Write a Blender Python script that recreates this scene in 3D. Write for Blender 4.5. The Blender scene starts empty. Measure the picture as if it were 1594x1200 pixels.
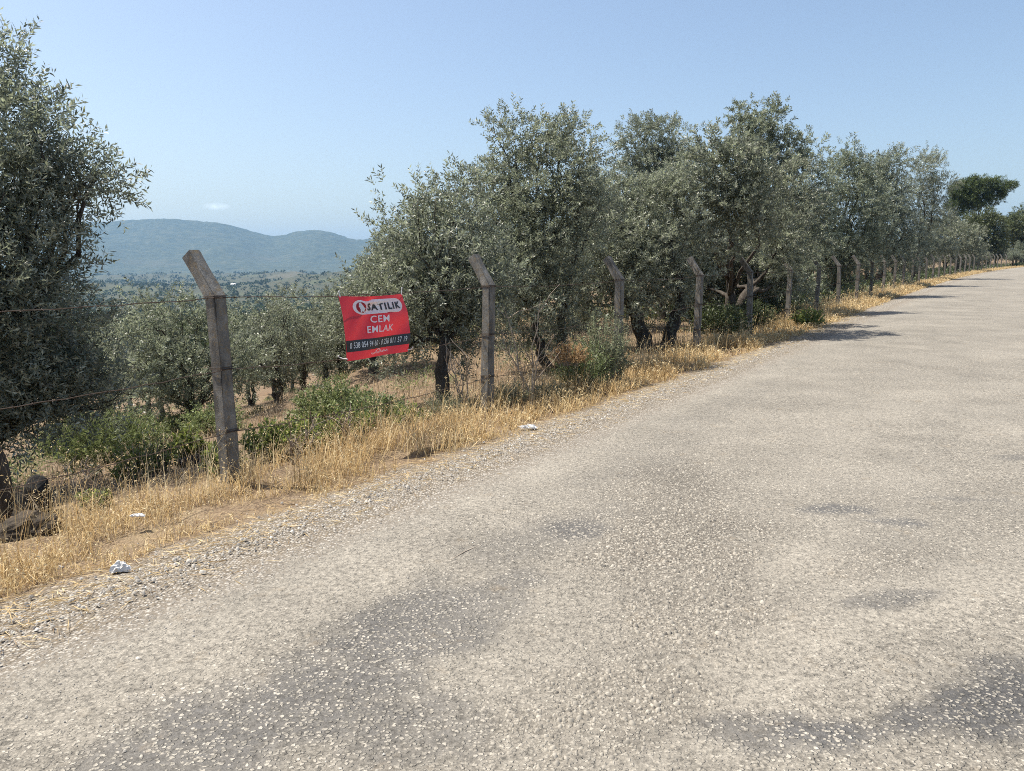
import bpy, math, random
import numpy as np
from mathutils import Vector, Matrix

R = math.radians
C = bpy.context.scene.collection
S = bpy.context.scene
rng = np.random.default_rng(7)
random.seed(7)

# ------------------------------------------------------------------ camera, sky, sun, exposure
PITCH, F_PX, CAM_H = R(8.76), 1200.0, 1.65
cam_d = bpy.data.cameras.new('camera')
cam_d.sensor_width = 36.0
cam_d.lens = 36.0 * F_PX / 1594.0
cam_d.clip_start, cam_d.clip_end = 0.05, 30000.0
cam = bpy.data.objects.new('camera', cam_d)
C.objects.link(cam)
cam.location = (0, 0, CAM_H)
cam.rotation_euler = (R(90) - PITCH, 0, 0)
S.camera = cam

SUN_EL, SUN_AZ = R(61), R(-74)            # azimuth from +Y towards +X
W = bpy.data.worlds.new('World')
S.world = W
W.use_nodes = True
wn, wl = W.node_tree.nodes, W.node_tree.links
wn.clear()
w_out = wn.new('ShaderNodeOutputWorld')
w_bg = wn.new('ShaderNodeBackground')
w_sky = wn.new('ShaderNodeTexSky')
w_sky.sky_type = 'NISHITA'
w_sky.sun_disc = False
w_sky.sun_elevation = SUN_EL
w_sky.sun_rotation = SUN_AZ
w_sky.altitude = 50
w_sky.air_density = 1.0
w_sky.dust_density = 2.2
w_sky.ozone_density = 0.15
w_bg.inputs['Strength'].default_value = 0.091
# one faint wisp of cloud low over the hills
w_tc = wn.new('ShaderNodeTexCoord')
w_map = wn.new('ShaderNodeMapping')
w_map.vector_type = 'TEXTURE'
_ca, _ce = math.atan((341 - 797) / 1200 * .985), math.radians(4.05)
w_map.inputs['Location'].default_value = (math.sin(_ca) * math.cos(_ce), math.cos(_ca) * math.cos(_ce), math.sin(_ce))
w_map.inputs['Scale'].default_value = (.016, .03, .0048)
w_gr = wn.new('ShaderNodeTexGradient')
w_gr.gradient_type = 'SPHERICAL'
w_no = wn.new('ShaderNodeTexNoise')
w_no.inputs['Scale'].default_value = 90
w_no.inputs['Detail'].default_value = 5
w_mu = wn.new('ShaderNodeMath')
w_mu.operation = 'MULTIPLY'
w_mx = wn.new('ShaderNodeMixRGB')
w_mx.inputs['Color2'].default_value = (8.2, 8.8, 9.6, 1)
wl.new(w_tc.outputs['Generated'], w_map.inputs['Vector'])
wl.new(w_map.outputs[0], w_gr.inputs['Vector'])
wl.new(w_tc.outputs['Generated'], w_no.inputs['Vector'])
wl.new(w_gr.outputs['Fac'], w_mu.inputs[0])
wl.new(w_no.outputs['Fac'], w_mu.inputs[1])
wl.new(w_mu.outputs[0], w_mx.inputs['Fac'])
wl.new(w_sky.outputs['Color'], w_mx.inputs['Color1'])
wl.new(w_mx.outputs[0], w_bg.inputs['Color'])
wl.new(w_bg.outputs[0], w_out.inputs['Surface'])

sd = bpy.data.lights.new('sun', 'SUN')
sd.energy = 5.0
sd.angle = R(0.5)
sd.color = (1.0, 0.94, 0.84)
sun = bpy.data.objects.new('sun', sd)
C.objects.link(sun)
to_sun = Vector((math.sin(SUN_AZ) * math.cos(SUN_EL), math.cos(SUN_AZ) * math.cos(SUN_EL), math.sin(SUN_EL)))
sun.rotation_euler = to_sun.to_track_quat('Z', 'Y').to_euler()
sun.location = (-20, 15, 40)

S.view_settings.view_transform = 'Standard'
S.view_settings.look = 'None'
S.view_settings.exposure = 0.95
S.view_settings.gamma = 1.0
S.view_settings.use_curve_mapping = False
S.cycles.max_bounces = 8
S.cycles.transparent_max_bounces = 12
S.cycles.volume_bounces = 0
S.cycles.filter_width = 1.0
S.cycles.use_denoising = False

# ------------------------------------------------------------------ frame of the road: q along it, p across it (+ = right)
AZ = R(32.9)
EX, EY = math.sin(AZ), math.cos(AZ)
NX, NY = EY, -EX
FENCE_P = -5.2


def bend(q):
    q = np.asarray(q, float)
    return np.where(q > 40, (q - 40) ** 2 / 1660, 0) + np.where(q > 115, (q - 115) ** 2 / 260, 0)


def to_pq(x, y):
    q = x * EX + y * EY
    return x * NX + y * NY - bend(np.clip(q, -1e9, 320)), q


def from_pq(p, q):
    pp = np.asarray(p, float) + bend(np.clip(q, -1e9, 320))
    return pp * NX + np.asarray(q) * EX, pp * NY + np.asarray(q) * EY


QT = np.array([-60, 0, 10, 20, 33, 60, 90, 120, 150, 190, 230, 280, 400, 9000.])
ZT = np.array([-.1, 0, .03, .13, .34, .72, 1.13, 1.55, 2.1, 3.3, 6.5, 9, 12, 12.])
qs_ = np.linspace(-60, 500, 1121)
zs_ = np.interp(qs_, QT, ZT)
ker = np.hanning(31); ker /= ker.sum()
zs_ = np.convolve(np.pad(zs_, 15, mode='edge'), ker, 'valid')
PT = np.array([0, 3, 8, 15, 30, 60, 100, 300, 900, 2200, 5000, 9000.])
FT = np.array([0, .5, 1.55, 2.75, 4.9, 8.2, 11.5, 25, 43, 43, 43, 43.])


def sstep(a, b, x):
    t = np.clip((np.asarray(x, float) - a) / (b - a), 0, 1)
    return t * t * (3 - 2 * t)


def vnoise(x, y, seed=0):
    """cheap smooth value noise in 0..1"""
    x, y = np.asarray(x, float), np.asarray(y, float)
    xi, yi = np.floor(x), np.floor(y)
    fx, fy = x - xi, y - yi
    fx, fy = fx * fx * (3 - 2 * fx), fy * fy * (3 - 2 * fy)

    def h(a, b):
        v = np.sin(a * 127.1 + b * 311.7 + seed * 74.7) * 43758.5453
        return v - np.floor(v)
    return (h(xi, yi) * (1 - fx) + h(xi + 1, yi) * fx) * (1 - fy) + (h(xi, yi + 1) * (1 - fx) + h(xi + 1, yi + 1) * fx) * fy


def fbm(x, y, seed=0, o=4):
    s, a, t = 0, .5, 0
    for k in range(o):
        s = s + a * vnoise(np.asarray(x) * 2 ** k, np.asarray(y) * 2 ** k, seed + k)
        t += a
        a *= .5
    return s / t


RISES = [(-645, 2300, 380, 420, 27), (-260, 1700, 420, 500, 40), (-1150, 2900, 900, 500, 22), (-900, 1500, 500, 300, 14)]


def far_rises(x, y):
    s = 0
    for cx, cy, ax, ay, h in RISES:
        r = np.sqrt(((x - cx) / ax) ** 2 + ((y - cy) / ay) ** 2)
        s = s + h * (np.cos(np.clip(r, 0, 1) * math.pi) * .5 + .5) * (1 + .6 * (fbm(x / 90., y / 90., 13) - .5))
    return s


def gz(x, y):
    """height of the ground"""
    x, y = np.asarray(x, float), np.asarray(y, float)
    p, q = to_pq(x, y)
    pp = np.clip(-(p + 5.3), 0, None)
    ratio = pp / np.clip(q, 1, None)
    fac = .10 + .90 * sstep(.34, .75, ratio)
    fac = np.maximum(fac, 1 - sstep(5, 15, q))
    z = np.interp(q, qs_, zs_) * (1 - sstep(150, 600, pp)) - np.interp(pp, PT, FT) * fac
    z = z - .10 * sstep(3.5, 5.2, -p)
    off = sstep(5.0, 7.0, -p)
    z = z + off * (fbm(x * .7, y * .7, 3) - .5) * .28 * (1 + sstep(10, 60, pp))
    z = z - .25 * sstep(3.2, 6, p)
    z = z + far_rises(x, y)
    return z


def at(u, v, Y):
    """point of the place that lies Y metres ahead, read off the photograph's pixel grid"""
    xx, yc = (u - 797) / F_PX, (600 - v) / F_PX
    d = Vector((xx, math.cos(PITCH) + yc * math.sin(PITCH), -math.sin(PITCH) + yc * math.cos(PITCH)))
    return Vector((0, 0, CAM_H)) + d * (Y / d.y)


# ------------------------------------------------------------------ node helpers
def new_mat(name):
    m = bpy.data.materials.new(name)
    m.use_nodes = True
    nt = m.node_tree
    nt.nodes.clear()
    out = nt.nodes.new('ShaderNodeOutputMaterial')
    return m, nt, out


class NB:
    def __init__(s, nt):
        s.nt = nt

    def n(s, t, **kw):
        nd = s.nt.nodes.new('ShaderNode' + t)
        for k, v in kw.items():
            if k.startswith('i_'):
                nd.inputs[k[2:].replace('_', ' ')].default_value = v
            else:
                setattr(nd, k, v)
        return nd

    def l(s, a, b):
        s.nt.links.new(a, b)

    def geo(s):
        return s.n('NewGeometry').outputs['Position']

    def noise(s, scale, detail=4, rough=.55, vec=None, dist=0):
        nd = s.n('TexNoise')
        nd.inputs['Scale'].default_value = scale
        nd.inputs['Detail'].default_value = detail
        nd.inputs['Roughness'].default_value = rough
        nd.inputs['Distortion'].default_value = dist
        s.l(vec if vec is not None else s.geo(), nd.inputs['Vector'])
        return nd.outputs['Fac']

    def vor(s, scale, feature='F1', vec=None):
        nd = s.n('TexVoronoi', feature=feature)
        nd.inputs['Scale'].default_value = scale
        s.l(vec if vec is not None else s.geo(), nd.inputs['Vector'])
        return nd

    def ramp(s, fac, stops, interp='LINEAR'):
        nd = s.n('ValToRGB')
        cr = nd.color_ramp
        cr.interpolation = interp
        while len(cr.elements) < len(stops):
            cr.elements.new(.5)
        for e, (p, c) in zip(cr.elements, stops):
            e.position = p
            e.color = (c[0], c[1], c[2], 1) if hasattr(c, '__len__') else (c, c, c, 1)
        s.l(fac, nd.inputs['Fac'])
        return nd.outputs['Color']

    def mix(s, fac, a, b, mode='MIX'):
        nd = s.n('MixRGB', blend_type=mode)
        for k, v in (('Fac', fac), ('Color1', a), ('Color2', b)):
            if hasattr(v, 'is_linked') or hasattr(v, 'links'):
                s.l(v, nd.inputs[k])
            else:
                nd.inputs[k].default_value = v if k == 'Fac' else (v[0], v[1], v[2], 1)
        return nd.outputs['Color']

    def math(s, op, a, b=0.0, clamp=False):
        nd = s.n('Math', operation=op)
        nd.use_clamp = clamp
        for i, v in enumerate((a, b)):
            if hasattr(v, 'links'):
                s.l(v, nd.inputs[i])
            else:
                nd.inputs[i].default_value = v
        return nd.outputs[0]

    def attr(s, name):
        return s.n('Attribute', attribute_name=name).outputs['Fac']

    def bump(s, h, strength=.5, dist=.01, nrm=None):
        nd = s.n('Bump')
        nd.inputs['Strength'].default_value = strength
        nd.inputs['Distance'].default_value = dist
        s.l(h, nd.inputs['Height'])
        if nrm is not None:
            s.l(nrm, nd.inputs['Normal'])
        return nd.outputs['Normal']

    def bsdf(s, col, rough=.8, spec=.3, nrm=None):
        nd = s.n('BsdfPrincipled')
        if hasattr(col, 'links'):
            s.l(col, nd.inputs['Base Color'])
        else:
            nd.inputs['Base Color'].default_value = (*col, 1)
        if hasattr(rough, 'links'):
            s.l(rough, nd.inputs['Roughness'])
        else:
            nd.inputs['Roughness'].default_value = rough
        nd.inputs['Specular IOR Level'].default_value = spec
        if nrm is not None:
            s.l(nrm, nd.inputs['Normal'])
        return nd.outputs[0]


M = {}


def plain(name, col, rough=.7, spec=.3, var=.25, scale=20):
    m, nt, out = new_mat(name)
    b = NB(nt)
    nf = b.noise(scale, 5)
    c = b.mix(nf, [k * (1 - var) for k in col], [min(1, k * (1 + var)) for k in col])
    nt.links.new(b.bsdf(c, rough, spec), out.inputs['Surface'])
    M[name] = m
    return m


def leaf_mat(name, top, under, trans, rough=.45, spec=.35, tfac=.3):
    """leaf with a dark upper side, a pale underside and light showing through"""
    m, nt, out = new_mat(name)
    b = NB(nt)
    r = b.attr('rnd')
    bf = b.n('NewGeometry').outputs['Backfacing']
    c = b.mix(bf, top, under)
    v = b.ramp(r, [(0, .45), (.5, 1.0), (1, 1.8)])
    c = b.mix(1.0, c, v, 'MULTIPLY')
    oi = b.n('ObjectInfo').outputs['Random']
    tint = b.ramp(oi, [(0, (.84, .90, .80)), (.35, (1.05, 1.0, .92)), (.7, (.92, .97, .98)), (1, (1.16, 1.12, 1.04))])
    c = b.mix(1.0, c, tint, 'MULTIPLY')
    p = b.bsdf(c, rough, spec)
    t = b.n('BsdfTranslucent')
    tc = b.mix(1.0, trans, v, 'MULTIPLY')
    b.l(tc, t.inputs['Color'])
    mx = b.n('MixShader')
    mx.inputs[0].default_value = tfac
    b.l(p, mx.inputs[1])
    b.l(t.outputs[0], mx.inputs[2])
    b.l(mx.outputs[0], out.inputs['Surface'])
    M[name] = m
    return m


# ------------------------------------------------------------------ mesh helpers
def mesh_np(name, verts, loops_per_face, idx, mat=None, rnd=None, smooth=False, attrs=None):
    me = bpy.data.meshes.new(name)
    verts = np.ascontiguousarray(verts, np.float32)
    idx = np.ascontiguousarray(idx, np.int32).ravel()
    if np.isscalar(loops_per_face):
        nf = len(idx) // loops_per_face
        tot = np.full(nf, loops_per_face, np.int32)
    else:
        tot = np.asarray(loops_per_face, np.int32)
        nf = len(tot)
    st = np.concatenate([[0], np.cumsum(tot)[:-1]]).astype(np.int32)
    me.vertices.add(len(verts))
    me.vertices.foreach_set('co', verts.ravel())
    me.loops.add(len(idx))
    me.loops.foreach_set('vertex_index', idx)
    me.polygons.add(nf)
    me.polygons.foreach_set('loop_start', st)
    me.polygons.foreach_set('loop_total', tot)
    me.update(calc_edges=True)
    if rnd is not None:
        a = me.attributes.new('rnd', 'FLOAT', 'FACE')
        a.data.foreach_set('value', np.ascontiguousarray(rnd, np.float32))
    for k, v in (attrs or {}).items():
        a = me.attributes.new(k, 'FLOAT', 'POINT')
        a.data.foreach_set('value', np.ascontiguousarray(v, np.float32))
    if smooth:
        me.polygons.foreach_set('use_smooth', np.ones(nf, bool))
    if mat is not None:
        me.materials.append(mat)
    return me


def link(name, me, parent=None, kind=None):
    o = bpy.data.objects.new(name, me)
    C.objects.link(o)
    if parent is not None:
        o.parent = parent
    if kind:
        o['kind'] = kind
    return o


def tag(o, label, cat, group=None):
    o['label'] = label
    o['category'] = cat
    if group:
        o['group'] = group
    return o


def empty(name, loc, label, cat, group=None, rz=0):
    o = bpy.data.objects.new(name, None)
    o.empty_display_size = .2
    C.objects.link(o)
    o.location = loc
    o.rotation_euler = (0, 0, rz)
    return tag(o, label, cat, group)


def copy_tree(o, parent=None):
    c = o.copy()
    C.objects.link(c)
    if parent is not None:
        c.parent = parent
    for ch in list(o.children):
        copy_tree(ch, c)
    return c


class MB:
    """collects closed shapes for one mesh"""
    def __init__(s):
        s.v, s.f = [], []

    def add(s, vs, fs):
        k = len(s.v)
        s.v += [tuple(p) for p in vs]
        s.f += [tuple(i + k for i in q) for q in fs]

    def tube(s, pts, rad, n=7, noise=0.0, seed=0, cap=True):
        r = random.Random(seed)
        pts = [Vector(p) for p in pts]
        k0 = len(s.v)
        prev = None
        m = len(pts)
        ph = [r.uniform(-1, 1) for _ in range(n)]
        for i, p in enumerate(pts):
            t = (pts[min(i + 1, m - 1)] - pts[max(i - 1, 0)]).normalized()
            if prev is None:
                a = Vector((1, 0, 0)) if abs(t.x) < .8 else Vector((0, 1, 0))
                u = t.cross(a).normalized()
            else:
                u = (prev - t * prev.dot(t)).normalized()
            prev = u
            w = t.cross(u)
            for j in range(n):
                an = 2 * math.pi * j / n
                rr = rad[i] * (1 + noise * (.6 * ph[j] + .4 * r.uniform(-1, 1)))
                s.v.append(tuple(p + (u * math.cos(an) + w * math.sin(an)) * rr))
        for i in range(m - 1):
            for j in range(n):
                a, b = k0 + i * n + j, k0 + i * n + (j + 1) % n
                s.f.append((a, b, b + n, a + n))
        if cap:
            s.f.append(tuple(k0 + j for j in reversed(range(n))))
            s.f.append(tuple(k0 + (m - 1) * n + j for j in range(n)))

    def build(s, name, mat, parent=None, smooth=False, kind=None):
        me = bpy.data.meshes.new(name)
        me.from_pydata(s.v, [], s.f)
        if smooth:
            me.polygons.foreach_set('use_smooth', np.ones(len(me.polygons), bool))
        me.materials.append(mat)
        me.update()
        return link(name, me, parent, kind)


def unit(v):
    return v / np.clip(np.linalg.norm(v, axis=-1, keepdims=True), 1e-9, None)


def leaf_quads(pos, dirs, L, Wd, g, jitter=.25):
    """diamond leaves: base at pos, pointing along dirs"""
    n = len(pos)
    L = L * (1 + jitter * g.uniform(-1, 1, n))[:, None]
    Wd = Wd * (1 + jitter * g.uniform(-1, 1, n))[:, None]
    d = unit(dirs)
    s = unit(np.cross(d, g.normal(size=(n, 3))))
    nn = np.cross(d, s)
    mid = pos + d * L * .48 + nn * L * .05
    v = np.empty((n, 4, 3))
    v[:, 0] = pos
    v[:, 1] = mid + s * Wd * .5
    v[:, 2] = pos + d * L
    v[:, 3] = mid - s * Wd * .5
    # upper side faces up: flip the winding where the normal points down
    up = np.cross(v[:, 1] - v[:, 0], v[:, 2] - v[:, 0])[:, 2] < 0
    flip = up & (g.random(n) < .8)
    v[flip, 1], v[flip, 3] = v[flip, 3].copy(), v[flip, 1].copy()
    return v.reshape(-1, 3)


# ------------------------------------------------------------------ materials
def mk_road():
    m, nt, out = new_mat('chip_seal')
    b = NB(nt)
    tar0, dust, coarse = b.attr('tar'), b.attr('dust'), b.attr('coarse')
    fine = b.noise(95, 4, .8)
    mid = b.noise(24, 5, .7)
    # ragged edges of the bleeding tar
    t_ = b.math('ADD', tar0, b.math('MULTIPLY', b.math('SUBTRACT', b.noise(17, 6, .75), .5), 1.1))
    tar = b.math('MULTIPLY', b.ramp(t_, [(.2, 0.), (1.15, 1.)]), b.ramp(tar0, [(0.02, 0.), (.15, 1.)]))
    vec = b.n('VectorMath', operation='ADD')
    b.l(b.geo(), vec.inputs[0])
    wob = b.n('VectorMath', operation='SCALE')
    nc = b.n('TexNoise')
    nc.inputs['Scale'].default_value = 40
    b.l(b.geo(), nc.inputs['Vector'])
    b.l(nc.outputs['Color'], wob.inputs[0])
    wob.inputs['Scale'].default_value = .022
    b.l(wob.outputs[0], vec.inputs[1])
    v1 = b.vor(54, vec=vec.outputs[0])
    v2 = b.vor(120, vec=vec.outputs[0])
    sc = b.n('SeparateColor')
    b.l(v1.outputs['Color'], sc.inputs[0])
    sc2 = b.n('SeparateColor')
    b.l(v2.outputs['Color'], sc2.inputs[0])
    chipcol = b.ramp(sc.outputs[0], [(0, (.15, .138, .118)), (.3, (.25, .23, .192)), (.7, (.325, .298, .25)), (1, (.42, .385, .325))])
    smallcol = b.ramp(sc2.outputs[0], [(0, (.19, .174, .147)), (.5, (.30, .275, .23)), (1, (.40, .365, .31))])
    edge = b.ramp(v1.outputs['Distance'], [(0, 1.0), (.36, 1.0), (.50, 0.0)])
    binder = b.mix(b.ramp(mid, [(.3, 0.), (.7, 1.)]), (.22, .202, .172), (.31, .283, .235))
    binder = b.mix(1.0, b.mix(.55, binder, smallcol), (.70, .695, .69), 'MULTIPLY')
    binder = b.mix(b.math('MULTIPLY', coarse, .8), binder, (.12, .105, .085))
    binder = b.mix(b.math('MULTIPLY', dust, .8), binder, (.29, .265, .222))
    binder = b.mix(tar, binder, (.085, .081, .076))
    # only some cells hold a chip that stands out
    has = b.math('GREATER_THAN', b.math('ADD', sc.outputs[1], b.math('MULTIPLY', coarse, .45)), b.math('ADD', .18, b.math('MULTIPLY', tar, .08)))
    keep = b.math('MULTIPLY', b.math('MULTIPLY', edge, has), b.math('SUBTRACT', 1.0, b.math('MULTIPLY', dust, .75)), True)
    c = b.mix(keep, binder, b.mix(b.math('MULTIPLY', tar, .08), chipcol, (.19, .175, .155)))
    c = b.mix(1.0, c, b.ramp(b.noise(1.3, 6), [(.3, .78), (.7, 1.08)]), 'MULTIPLY')
    c = b.mix(1.0, c, b.ramp(fine, [(.3, .58), (.68, 1.36)]), 'MULTIPLY')
    c = b.mix(1.0, c, b.ramp(b.noise(34, 3, .75), [(.32, .48), (.5, .98), (.72, 1.32)]), 'MULTIPLY')
    c = b.mix(b.ramp(b.noise(.55, 5), [(.45, 0.), (.75, .35)]), c, (.26, .24, .205))
    c = b.mix(b.ramp(b.noise(4.2, 6, .7), [(.60, 0.), (.74, .4)]), c, (.22, .17, .11))
    # the edge crumbles into the gravel of the shoulder
    eg = b.math('ADD', b.attr('edge'), b.math('MULTIPLY', b.math('SUBTRACT', b.noise(6, 6, .75), .5), 1.3))
    gr = b.ramp(sc.outputs[0], [(0, (.11, .10, .088)), (.4, (.235, .215, .185)), (1, (.42, .39, .345))])
    gr = b.mix(b.ramp(v1.outputs['Distance'], [(.35, 0.), (.6, 1.)]), gr, (.15, .128, .10))
    c = b.mix(b.ramp(eg, [(.35, 0.), (.75, 1.)]), c, gr)
    h = b.math('ADD', b.math('MULTIPLY', keep, b.math('ADD', .35, sc.outputs[2])), b.math('MULTIPLY', fine, .8))
    n1 = b.bump(h, .8, .009)
    n2 = b.bump(mid, .3, .012, n1)
    nt.links.new(b.bsdf(c, b.math('SUBTRACT', .85, b.math('MULTIPLY', tar, .3)), .35, n2), out.inputs['Surface'])
    return m


def mk_ground():
    m, nt, out = new_mat('dry_earth')
    b = NB(nt)
    pp, far = b.attr('off'), b.attr('far')
    # gravel
    v = b.vor(54)
    sc = b.n('SeparateColor')
    b.l(v.outputs['Color'], sc.inputs[0])
    grav = b.ramp(sc.outputs[0], [(0, (.11, .10, .088)), (.4, (.235, .215, .185)), (1, (.42, .39, .345))])
    grav = b.mix(b.ramp(v.outputs['Distance'], [(.35, 0.), (.6, 1.)]), grav, (.15, .128, .10))
    grav = b.mix(b.ramp(b.noise(7, 6, .7), [(.5, 0.), (.7, .6)]), grav, (.19, .155, .11))
    # straw litter / soil
    n1 = b.noise(2.2, 8, .65)
    n2 = b.noise(28, 6, .7)
    soil = b.ramp(n1, [(.25, (.085, .058, .037)), (.5, (.145, .102, .066)), (.72, (.24, .185, .115))])
    soil = b.mix(b.ramp(n2, [(.45, 0.), (.7, .7)]), soil, (.30, .235, .15))
    soil = b.mix(b.ramp(n2, [(.25, .6), (.42, 0.)]), soil, (.085, .06, .04))
    field = b.mix(b.ramp(b.noise(.35, 4), [(.4, 0.), (.65, .8)]), soil, (.155, .105, .068))
    wob = b.math('ADD', pp, b.math('MULTIPLY', b.math('SUBTRACT', b.noise(3.0, 5), .5), .7))
    c = b.mix(b.ramp(b.math('MULTIPLY', wob, .1), [(.40, 0.), (.425, 1.)]), grav, soil)
    c = b.mix(b.ramp(b.math('MULTIPLY', wob, .1), [(.56, 0.), (.72, 1.)]), c, field)
    # valley scrub
    f1 = b.noise(.012, 6, .6)
    f2 = b.noise(.09, 5, .6)
    val = b.mix(b.ramp(f2, [(.42, 0.), (.62, 1.)]), (.068, .064, .038), (.038, .047, .026))
    val = b.mix(b.ramp(f1, [(.5, 0.), (.68, .9)]), val, (.075, .085, .042))
    val = b.mix(b.math('MULTIPLY', b.attr('clear'), b.ramp(f1, [(.44, 0.), (.62, .8)])), val, (.095, .083, .056))
    c = b.mix(far, c, val)
    nm = b.bump(b.math('ADD', b.math('MULTIPLY', n2, .6), v.outputs['Distance']), .7, .02)
    nt.links.new(b.bsdf(c, .92, .15, nm), out.inputs['Surface'])
    return m


def mk_concrete():
    m, nt, out = new_mat('old_concrete')
    b = NB(nt)
    tc = b.n('TexCoord').outputs['Object']
    oi = b.n('ObjectInfo').outputs['Random']
    add = b.n('VectorMath', operation='ADD')
    b.l(tc, add.inputs[0])
    cmb = b.n('CombineXYZ')
    for k in range(3):
        b.l(b.math('MULTIPLY', oi, 37.0 + 11 * k), cmb.inputs[k])
    b.l(cmb.outputs[0], add.inputs[1])
    vec = add.outputs[0]
    st = b.n('Mapping')
    st.inputs['Scale'].default_value = (9, 9, 3.2)
    b.l(vec, st.inputs['Vector'])
    streak = b.noise(1.0, 6, .65, st.outputs[0])
    blot = b.noise(6, 8, .75, vec)
    fine = b.noise(120, 3, .7, vec)
    c = b.ramp(blot, [(.3, (.105, .10, .092)), (.52, (.185, .177, .162)), (.72, (.30, .285, .26))])
    c = b.mix(b.ramp(streak, [(.46, 0.), (.64, .85)]), c, (.07, .067, .063))
    lich = b.ramp(b.noise(26, 5, .7, vec), [(.52, 0.), (.64, .8)])
    c = b.mix(lich, c, (.20, .15, .085))
    c = b.mix(b.ramp(fine, [(.35, .35), (.55, 0.)]), c, (.09, .08, .07))
    nm = b.bump(b.math('ADD', fine, b.math('MULTIPLY', blot, 2.0)), .6, .006)
    nt.links.new(b.bsdf(c, .9, .2, nm), out.inputs['Surface'])
    return m


def mk_bark():
    m, nt, out = new_mat('olive_bark')
    b = NB(nt)
    tc = b.n('TexCoord').outputs['Object']
    st = b.n('Mapping')
    st.inputs['Scale'].default_value = (14, 14, 3)
    b.l(tc, st.inputs['Vector'])
    n1 = b.noise(1.4, 8, .7, st.outputs[0], .6)
    c = b.ramp(n1, [(.3, (.025, .021, .018)), (.55, (.075, .064, .053)), (.8, (.17, .15, .125))])
    nm = b.bump(n1, 1.0, .03)
    nt.links.new(b.bsdf(c, .92, .15, nm), out.inputs['Surface'])
    return m


def mk_hill():
    m, nt, out = new_mat('wooded_hill')
    b = NB(nt)
    n0 = b.noise(.0035, 7, .62)
    n1 = b.noise(.022, 6, .65)
    c = b.ramp(n1, [(.3, (.03, .038, .022)), (.55, (.058, .066, .036)), (.75, (.10, .095, .055))])
    c = b.mix(b.ramp(n0, [(.55, 0.), (.75, .5)]), c, (.10, .09, .058))
    nm = b.bump(n1, .8, 6)
    nt.links.new(b.bsdf(c, .95, .1, nm), out.inputs['Surface'])
    return m


def mk_rock(name, c0, c1):
    m, nt, out = new_mat(name)
    b = NB(nt)
    n1 = b.noise(14, 7, .68)
    c = b.ramp(n1, [(.3, c0), (.7, c1)])
    nt.links.new(b.bsdf(c, .9, .2, b.bump(n1, .9, .02)), out.inputs['Surface'])
    M[name] = m
    return m


def mk_vinyl(name, col, tfac=.45):
    m, nt, out = new_mat(name)
    b = NB(nt)
    p = b.bsdf(col, .38, .45)
    t = b.n('BsdfTranslucent')
    t.inputs['Color'].default_value = (*[min(1, k * 1.1) for k in col], 1)
    mx = b.n('MixShader')
    mx.inputs[0].default_value = tfac
    b.l(p, mx.inputs[1])
    b.l(t.outputs[0], mx.inputs[2])
    b.l(mx.outputs[0], out.inputs['Surface'])
    M[name] = m
    return m


def mk_var(name, stops, rough=.85, spec=.2, trans=0.0):
    m, nt, out = new_mat(name)
    b = NB(nt)
    c = b.ramp(b.attr('rnd'), stops)
    sh = b.bsdf(c, rough, spec)
    if trans:
        t = b.n('BsdfTranslucent')
        b.l(c, t.inputs['Color'])
        mx = b.n('MixShader')
        mx.inputs[0].default_value = trans
        b.l(sh, mx.inputs[1])
        b.l(t.outputs[0], mx.inputs[2])
        sh = mx.outputs[0]
    nt.links.new(sh, out.inputs['Surface'])
    M[name] = m
    return m


M['road'], M['ground'], M['concrete'], M['bark'], M['hill'] = mk_road(), mk_ground(), mk_concrete(), mk_bark(), mk_hill()
leaf_mat('olive_leaf', (.118, .13, .098), (.29, .305, .255), (.24, .27, .175), .44, .42, .36)
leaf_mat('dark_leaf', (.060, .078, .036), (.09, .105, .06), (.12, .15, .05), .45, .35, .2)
leaf_mat('pine_needle', (.065, .090, .030), (.075, .10, .04), (.12, .16, .04), .5, .3, .2)
leaf_mat('green_leaf', (.10, .13, .045), (.13, .155, .065), (.24, .28, .07), .5, .35, .4)
leaf_mat('broom_leaf', (.13, .16, .075), (.15, .175, .09), (.26, .31, .12), .55, .3, .25)
leaf_mat('grey_leaf', (.20, .21, .14), (.24, .25, .18), (.20, .21, .12), .6, .25, .25)
leaf_mat('dead_leaf', (.40, .26, .15), (.44, .30, .18), (.35, .22, .10), .7, .2, .3)
mk_var('straw', [(0, (.22, .14, .07)), (.35, (.44, .305, .145)), (.7, (.58, .44, .225)), (1, (.72, .61, .39))], .6, .3, .35)
mk_var('pale_weed', [(0, (.15, .115, .075)), (.5, (.28, .225, .15)), (1, (.48, .42, .31))], .7, .2, .3)
mk_var('chip', [(0, (.10, .092, .08)), (.3, (.20, .183, .155)), (.7, (.27, .248, .21)), (1, (.35, .32, .272))], .8, .3)
mk_var('gravel_stone', [(0, (.09, .085, .08)), (.25, (.21, .195, .175)), (.7, (.33, .31, .275)), (1, (.52, .49, .445))], .8, .3)
plain('rust_wire', (.05, .032, .022), .75, .4, .4, 60)
plain('dead_twig', (.26, .215, .17), .85, .2, .3, 30)
plain('white_plastic', (.62, .615, .60), .45, .35, .2, 40)
mk_rock('black_rock', (.008, .008, .008), (.03, .028, .026))
mk_rock('mound_earth', (.018, .015, .012), (.085, .066, .046))
mk_rock('white_rock', (.35, .34, .32), (.7, .69, .66))
mk_vinyl('red_vinyl', (.50, .024, .036), .28)
mk_vinyl('white_print', (.84, .84, .83), .2)
mk_vinyl('black_print', (.018, .018, .022), .1)
mk_vinyl('dark_red_print', (.48, .03, .035))

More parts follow.
